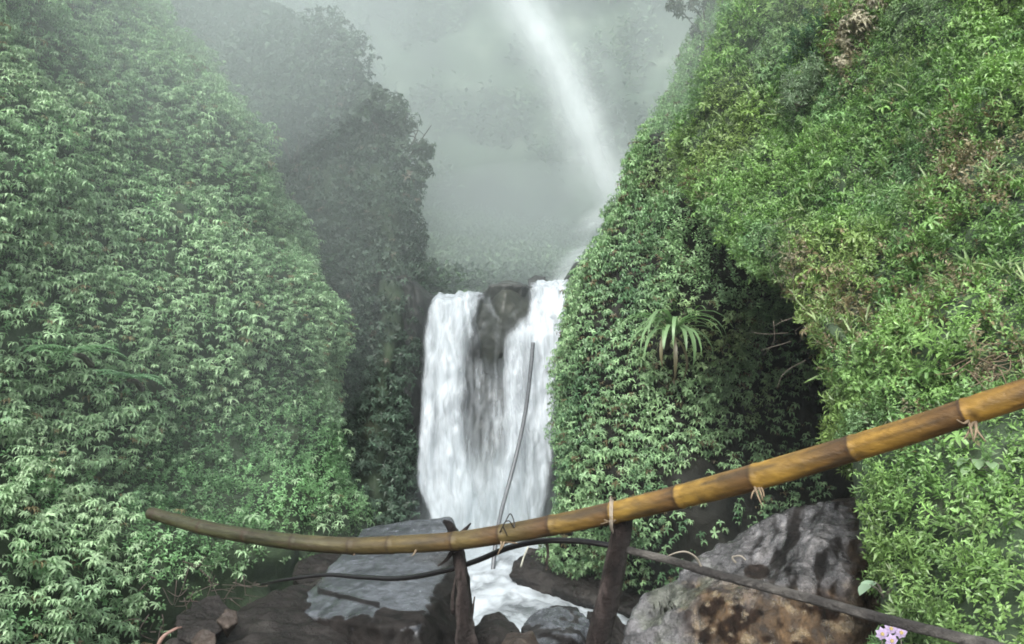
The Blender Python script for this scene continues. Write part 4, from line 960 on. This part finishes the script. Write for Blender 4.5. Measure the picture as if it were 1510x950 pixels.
M_post = rock_mat('weathered_post', [(0.38, (0.004, 0.003, 0.0025)), (0.5, (0.014, 0.010, 0.009)), (0.64, (0.10, 0.08, 0.074))], 7, 0.35, 0.7, 0.9, 30, vscale=(1, 1, 0.16), spec=0.3)
M_pole = rock_mat('grey_pole', [(0.35, (0.010, 0.009, 0.008)), (0.5, (0.022, 0.020, 0.018)), (0.68, (0.10, 0.095, 0.085))], 10, 0.35, 0.7, 0.7, 30, vscale=(0.3, 1, 1))
M_black = plain_mat('black_pipe', (0.006, 0.006, 0.0065), 0.35)
def post():
    pts = [P(919, 764, 3.01), P(912, 810, 2.98), P(900, 870, 2.93), P(888, 920, 2.9), P(872, 1000, 2.86), (0.24, 2.84, -1.35), (0.22, 2.83, -1.75)]
    pa = smooth_path(pts, 60); rr = np.interp(np.linspace(0, 1, 60), [0, 0.1, 0.5, 1], [0.035, 0.036, 0.038, 0.045])
    root = empty('wooden_post', (0.22, 2.83, -1.65), 'thick dark wooden post holding up the bamboo rail', 'post')
    v, l, c = tube(pa, rr, 22, wob=0.14, seed=811); mesh_obj('shaft', v, l, c, M_post, root, smooth=True)
    it = []
    for k in range(3):
        a = np.linspace(0, 2 * math.pi, 26); cc = np.array(P(917, 757, 2.96)) + np.array([0.004 * k - .03, 0, -0.006 * k])
        ring = np.stack([cc[0] + 0.052 * np.cos(a) * 0.15 - 0.008, cc[1] + 0.052 * np.cos(a), cc[2] + 0.054 * np.sin(a)], 1)
        it.append(tube(ring, 0.0016, 5, False))
    V, L, C = joinm(it); mesh_obj('binding_string', V, L, C, plain_mat('string', (0.25, 0.22, 0.18)), root, smooth=True)
post()
def dark_post():
    pts = [P(654, 768, 3.36), P(664, 776, 3.37), P(672, 800, 3.38), P(680, 850, 3.36), P(684, 900, 3.34), P(688, 960, 3.32), (-0.16, 3.3, -1.5), (-0.16, 3.3, -1.9)]
    pa = smooth_path(pts, 60); rr = np.interp(np.linspace(0, 1, 60), [0, 0.08, 0.3, 0.5, 0.7, 1], [0.006, 0.014, 0.018, 0.025, 0.04, 0.05])
    root = empty('splintered_post', (-0.16, 3.3, -1.85), 'thin black splintered post behind the bamboo rail by flat boulder', 'post')
    v, l, c = tube(pa, rr, 16, wob=0.35, seed=821); mesh_obj('shaft', v, l, c, M_post, root, smooth=True)
    rs = np.random.default_rng(822)
    for (a, b, c2, d) in ((694, 772, 676, 790), (645, 835, 668, 812), (700, 880, 690, 930), (672, 850, 668, 905)):
        p0 = np.array(P(c2, d, 3.35)); p1 = np.array(P(a, b, 3.33))
        v, l, c = tube(smooth_path([p0, (p0 + p1) / 2 + rs.normal(size=3) * 0.006, p1], 8), np.linspace(0.010, 0.003, 8), 7, wob=0.2); mesh_obj('splinter', v, l, c, M_post, root, smooth=True)
dark_post()
def hose():
    pts = [(385,862,4.6),(420,855,4.4),(480,848,4.2),(530,851,4.0),(590,853,3.8),(650,843,3.6),(700,828,3.45),(750,808,3.3),(800,798,3.2),(850,798,3.15),(890,803,3.1),(935,812,3.05)]
    rr = np.interp(np.linspace(0, 1, 120), [0, 0.3, 1], [0.007, 0.011, 0.0105])
    v, l, c = tube(pxpath(pts, 120), rr, 12, wob=0.06, seed=5)
    o = mesh_obj('black_pipe', v, l, c, M_black, smooth=True); tag(o, 'thin black pipe sagging below the bamboo rail on the left', 'pipe')
hose()
def pole():
    root = empty('wooden_pole', P(932, 813, 2.9), 'grey weathered pole slanting down right in front of streaked boulder', 'pole')
    pts = [(926,811,2.90),(1000,830,2.82),(1060,848,2.75),(1130,866,2.66),(1200,885,2.58),(1300,912,2.46),(1400,937,2.36),(1470,955,2.3),(1620,1000,2.15)]
    rr = np.interp(np.linspace(0, 1, 140), [0, 0.2, 1], [0.0125, 0.014, 0.016])
    v, l, c = tube(pxpath(pts, 140), rr, 14, wob=0.12, seed=831); mesh_obj('shaft', v, l, c, M_pole, root, smooth=True)
    mt = plain_mat('pale_twig', (0.17, 0.155, 0.125), 0.7)
    for tw in ([(1035,838,2.78),(1026,822,2.77),(1012,814,2.76),(998,815,2.76),(985,820,2.77)], [(1085,830,2.75),(1080,822,2.75),(1092,820,2.75),(1100,826,2.74)]):
        v, l, c = tube(pxpath(tw, 24), np.linspace(0.004, 0.0018, 24), 6, wob=0.2); mesh_obj('twig', v, l, c, mt, root, smooth=True)
pole()
def fall_pipe():
    pts = [(786,505,19.0),(783,540,18.95),(776,600,18.9),(764,660,18.7),(750,715,18.4),(738,760,18.0),(731,800,17.6),(726,850,17.2)]
    v, l, c = tube(pxpath(pts, 60), 0.043, 10); o = mesh_obj('water_pipe', v, l, c, plain_mat('pipe_grey', (0.09, 0.10, 0.11), 0.45), smooth=True)
    tag(o, 'long thin grey pipe hanging down in front of the waterfall', 'pipe')
fall_pipe()
def wires():
    pts = [(737,785,3.16),(745,770,3.15),(752,758,3.15),(757,766,3.15),(758,778,3.14),(750,768,3.13),(742,775,3.13),(748,790,3.13)]
    v, l, c = tube(pxpath(pts, 50), 0.0022, 6); o = mesh_obj('wire_tie', v, l, c, M_black, smooth=True)
    tag(o, 'loose dark wire loop tied round bamboo in front of waterfall', 'wire')
    for k, (pp, lab) in enumerate((([(806,800,3.2),(808,815,3.2),(806,828,3.2),(807,840,3.2)], 'short dark twig hanging from the black pipe'),)):
        v, l, c = tube(pxpath(pp, 14), np.linspace(0.006, 0.003, 14), 6, wob=0.2); o = mesh_obj('twig', v, l, c, M_post, smooth=True); tag(o, lab, 'twig')
    v, l, c = tube(pxpath([(779,806,3.6),(773,820,3.6),(768,836,3.6)], 12), np.linspace(0.003, 0.004, 12), 6)
    o = mesh_obj('pale_stick', v, l, c, plain_mat('stick_pale', (0.35, 0.36, 0.3)), smooth=True); tag(o, 'pale green stick leaning over the dark stream-side rock', 'stick')
    v, l, c = tube(pxpath([(1284,768,6.0),(1287,780,6.0),(1289,792,6.0)], 8), 0.014, 7)
    o = mesh_obj('white_stick', v, l, c, plain_mat('white_wood', (0.6, 0.58, 0.52)), smooth=True); tag(o, 'short white stick at the right top of streaked boulder', 'stick')
wires()
# dead root and debris bottom-left
def debris():
    mt = plain_mat('dead_wood', (0.20, 0.13, 0.085), 0.8); mp = plain_mat('pale_dead_wood', (0.16, 0.10, 0.08), 0.7)
    v, l, c = tube(pxpath([(228,965,6.5),(240,940,6.5),(258,928,6.55),(268,925,6.6)], 20), np.linspace(0.02, 0.006, 20), 8, wob=0.2)
    o = mesh_obj('dead_branch', v, l, c, mp, smooth=True); tag(o, 'curved pinkish dead branch at the bottom left edge', 'branch')
    hull_rock('rock', [(262,912,7.6),(285,888,7.9),(322,880,8.0),(345,900,7.8),(325,930,7.5),(290,950,7.3),(265,940,7.3),(300,970,7.8),(300,925,7.5)], M_dkrock, 'brown earthy rock above the curved dead branch', 'rock', sub=5, amp=0.05, seed=713, freq=4)
    hull_rock('rock', [(322,915,7.5),(333,898,7.6),(348,902,7.6),(350,918,7.5),(335,925,7.4),(335,940,7.7)], M_brown, 'small tan stone on the dark slab, bottom left', 'rock', sub=4, amp=0.03, seed=714, freq=5)
    hull_rock('rock', [(282,945,7.3),(300,930,7.35),(318,932,7.3),(318,950,7.2),(290,962,7.1),(300,975,7.4)], M_brown, 'lowest small tan stone beside the curved dead branch', 'rock', sub=4, amp=0.03, seed=715, freq=5)
    # tangle of dead twigs in the hollow and on the bank
debris()
def twig_tangle(name, label, cx, cy, d, sx, sy, n, L, r, seed, colr):
    rs = np.random.default_rng(seed); it = []
    for k in range(n):
        x0 = cx + rs.normal() * sx; y0 = cy + rs.normal() * sy; d0 = d + rs.normal() * 0.15
        p0 = np.array(P(x0, y0, d0)); a = rs.uniform(0, 6.28); p1 = p0 + np.array([math.cos(a), rs.normal() * 0.3, math.sin(a) * 0.8 - 0.3]) * L * rs.uniform(0.4, 1)
        it.append(tube(smooth_path([p0, (p0 + p1) / 2 + rs.normal(size=3) * L * 0.12, p1], 8), np.linspace(r, r * 0.4, 8), 5))
    V, Lp, C = joinm(it); o = mesh_obj(name, V, Lp, C, plain_mat('twigs', colr, 0.8), smooth=True); tag(o, label, 'twigs', kind='stuff')
twig_tangle('dead_twigs', 'dry twigs hanging at the mouth of the dark hollow', 1180, 440, 9.0, 18, 50, 26, 0.4, 0.005, 901, (0.07, 0.06, 0.045))
twig_tangle('roots', 'tangled roots and twigs on the bottom left bank', 310, 880, 8.6, 50, 25, 45, 0.35, 0.006, 902, (0.035, 0.026, 0.02))
twig_tangle('dry_stalks', 'dry brown stalks in the right bank by the rail', 1470, 545, 5.6, 35, 16, 60, 0.25, 0.004, 903, (0.11, 0.08, 0.05))

# ================================================================== AIR
def vol_mat(name, dens, c=(0.64, 0.715, 0.725), an=0.2):
    m, t, out = new_mat(name); pv = nd(t, 'ShaderNodeVolumePrincipled'); pv.inputs['Density'].default_value = dens
    pv.inputs['Color'].default_value = (*c, 1); pv.inputs['Anisotropy'].default_value = an
    t.links.new(pv.outputs[0], out.inputs['Volume']); return m
def haze():
    me = bpy.data.meshes.new('haze'); bm = bmesh.new(); bmesh.ops.create_cube(bm, size=1); bm.to_mesh(me); bm.free()
    o = bpy.data.objects.new('haze', me); col.objects.link(o); o.scale = (100, 90, 62); o.location = (0, 30, 20)
    me.materials.append(vol_mat('haze_air', 0.0016)); tag(o, 'thin even mist filling the gorge', 'haze', kind='stuff')
haze()
def mist(loc, rad, dens, label):
    me = bpy.data.meshes.new('mist'); bm = bmesh.new(); bmesh.ops.create_icosphere(bm, subdivisions=4, radius=1); bm.to_mesh(me); bm.free()
    me.polygons.foreach_set('use_smooth', [True] * len(me.polygons))
    o = bpy.data.objects.new('mist', me); col.objects.link(o); o.location = loc; o.scale = rad
    me.materials.append(vol_mat('mist_air', dens)); tag(o, label, 'mist', kind='stuff'); o.visible_shadow = True
mist((2, 50, 8), (22, 14, 20), 0.032, 'pale spray cloud round the foot of the upper waterfall')
mist((-3.6, 22.8, 4.2), (6.6, 6.6, 7.6), 0.034, 'drifting mist among the trees left of the gorge')
mist((0.5, 24.5, 1.0), (5.5, 4.0, 3.4), 0.07, 'spray haze hanging over the lip of the lower waterfall')
mist((-7.0, 16.0, 7.2), (5.5, 5.5, 4.8), 0.05, 'thin mist drifting over the top of the left hillside')
mist((-0.3, 18.8, -4.4), (2.1, 1.3, 2.7), 0.07, 'widest faint spray veil at the foot of the lower waterfall')
mist((-0.45, 18.8, -4.5), (1.6, 1.1, 1.9), 0.10, 'middle spray puff at the foot of the lower waterfall')
mist((-0.5, 18.8, -4.7), (1.2, 0.9, 1.15), 0.16, 'densest low spray puff where the lower waterfall lands')
mist((-6.0, 11.5, 2.5), (5.0, 4.5, 6.0), 0.016, 'very thin mist in front of the left hillside')
mist((6.2, 15.2, 5.5), (4.2, 5.0, 5.0), 0.05, 'thin mist drifting over the top of the right cliff')
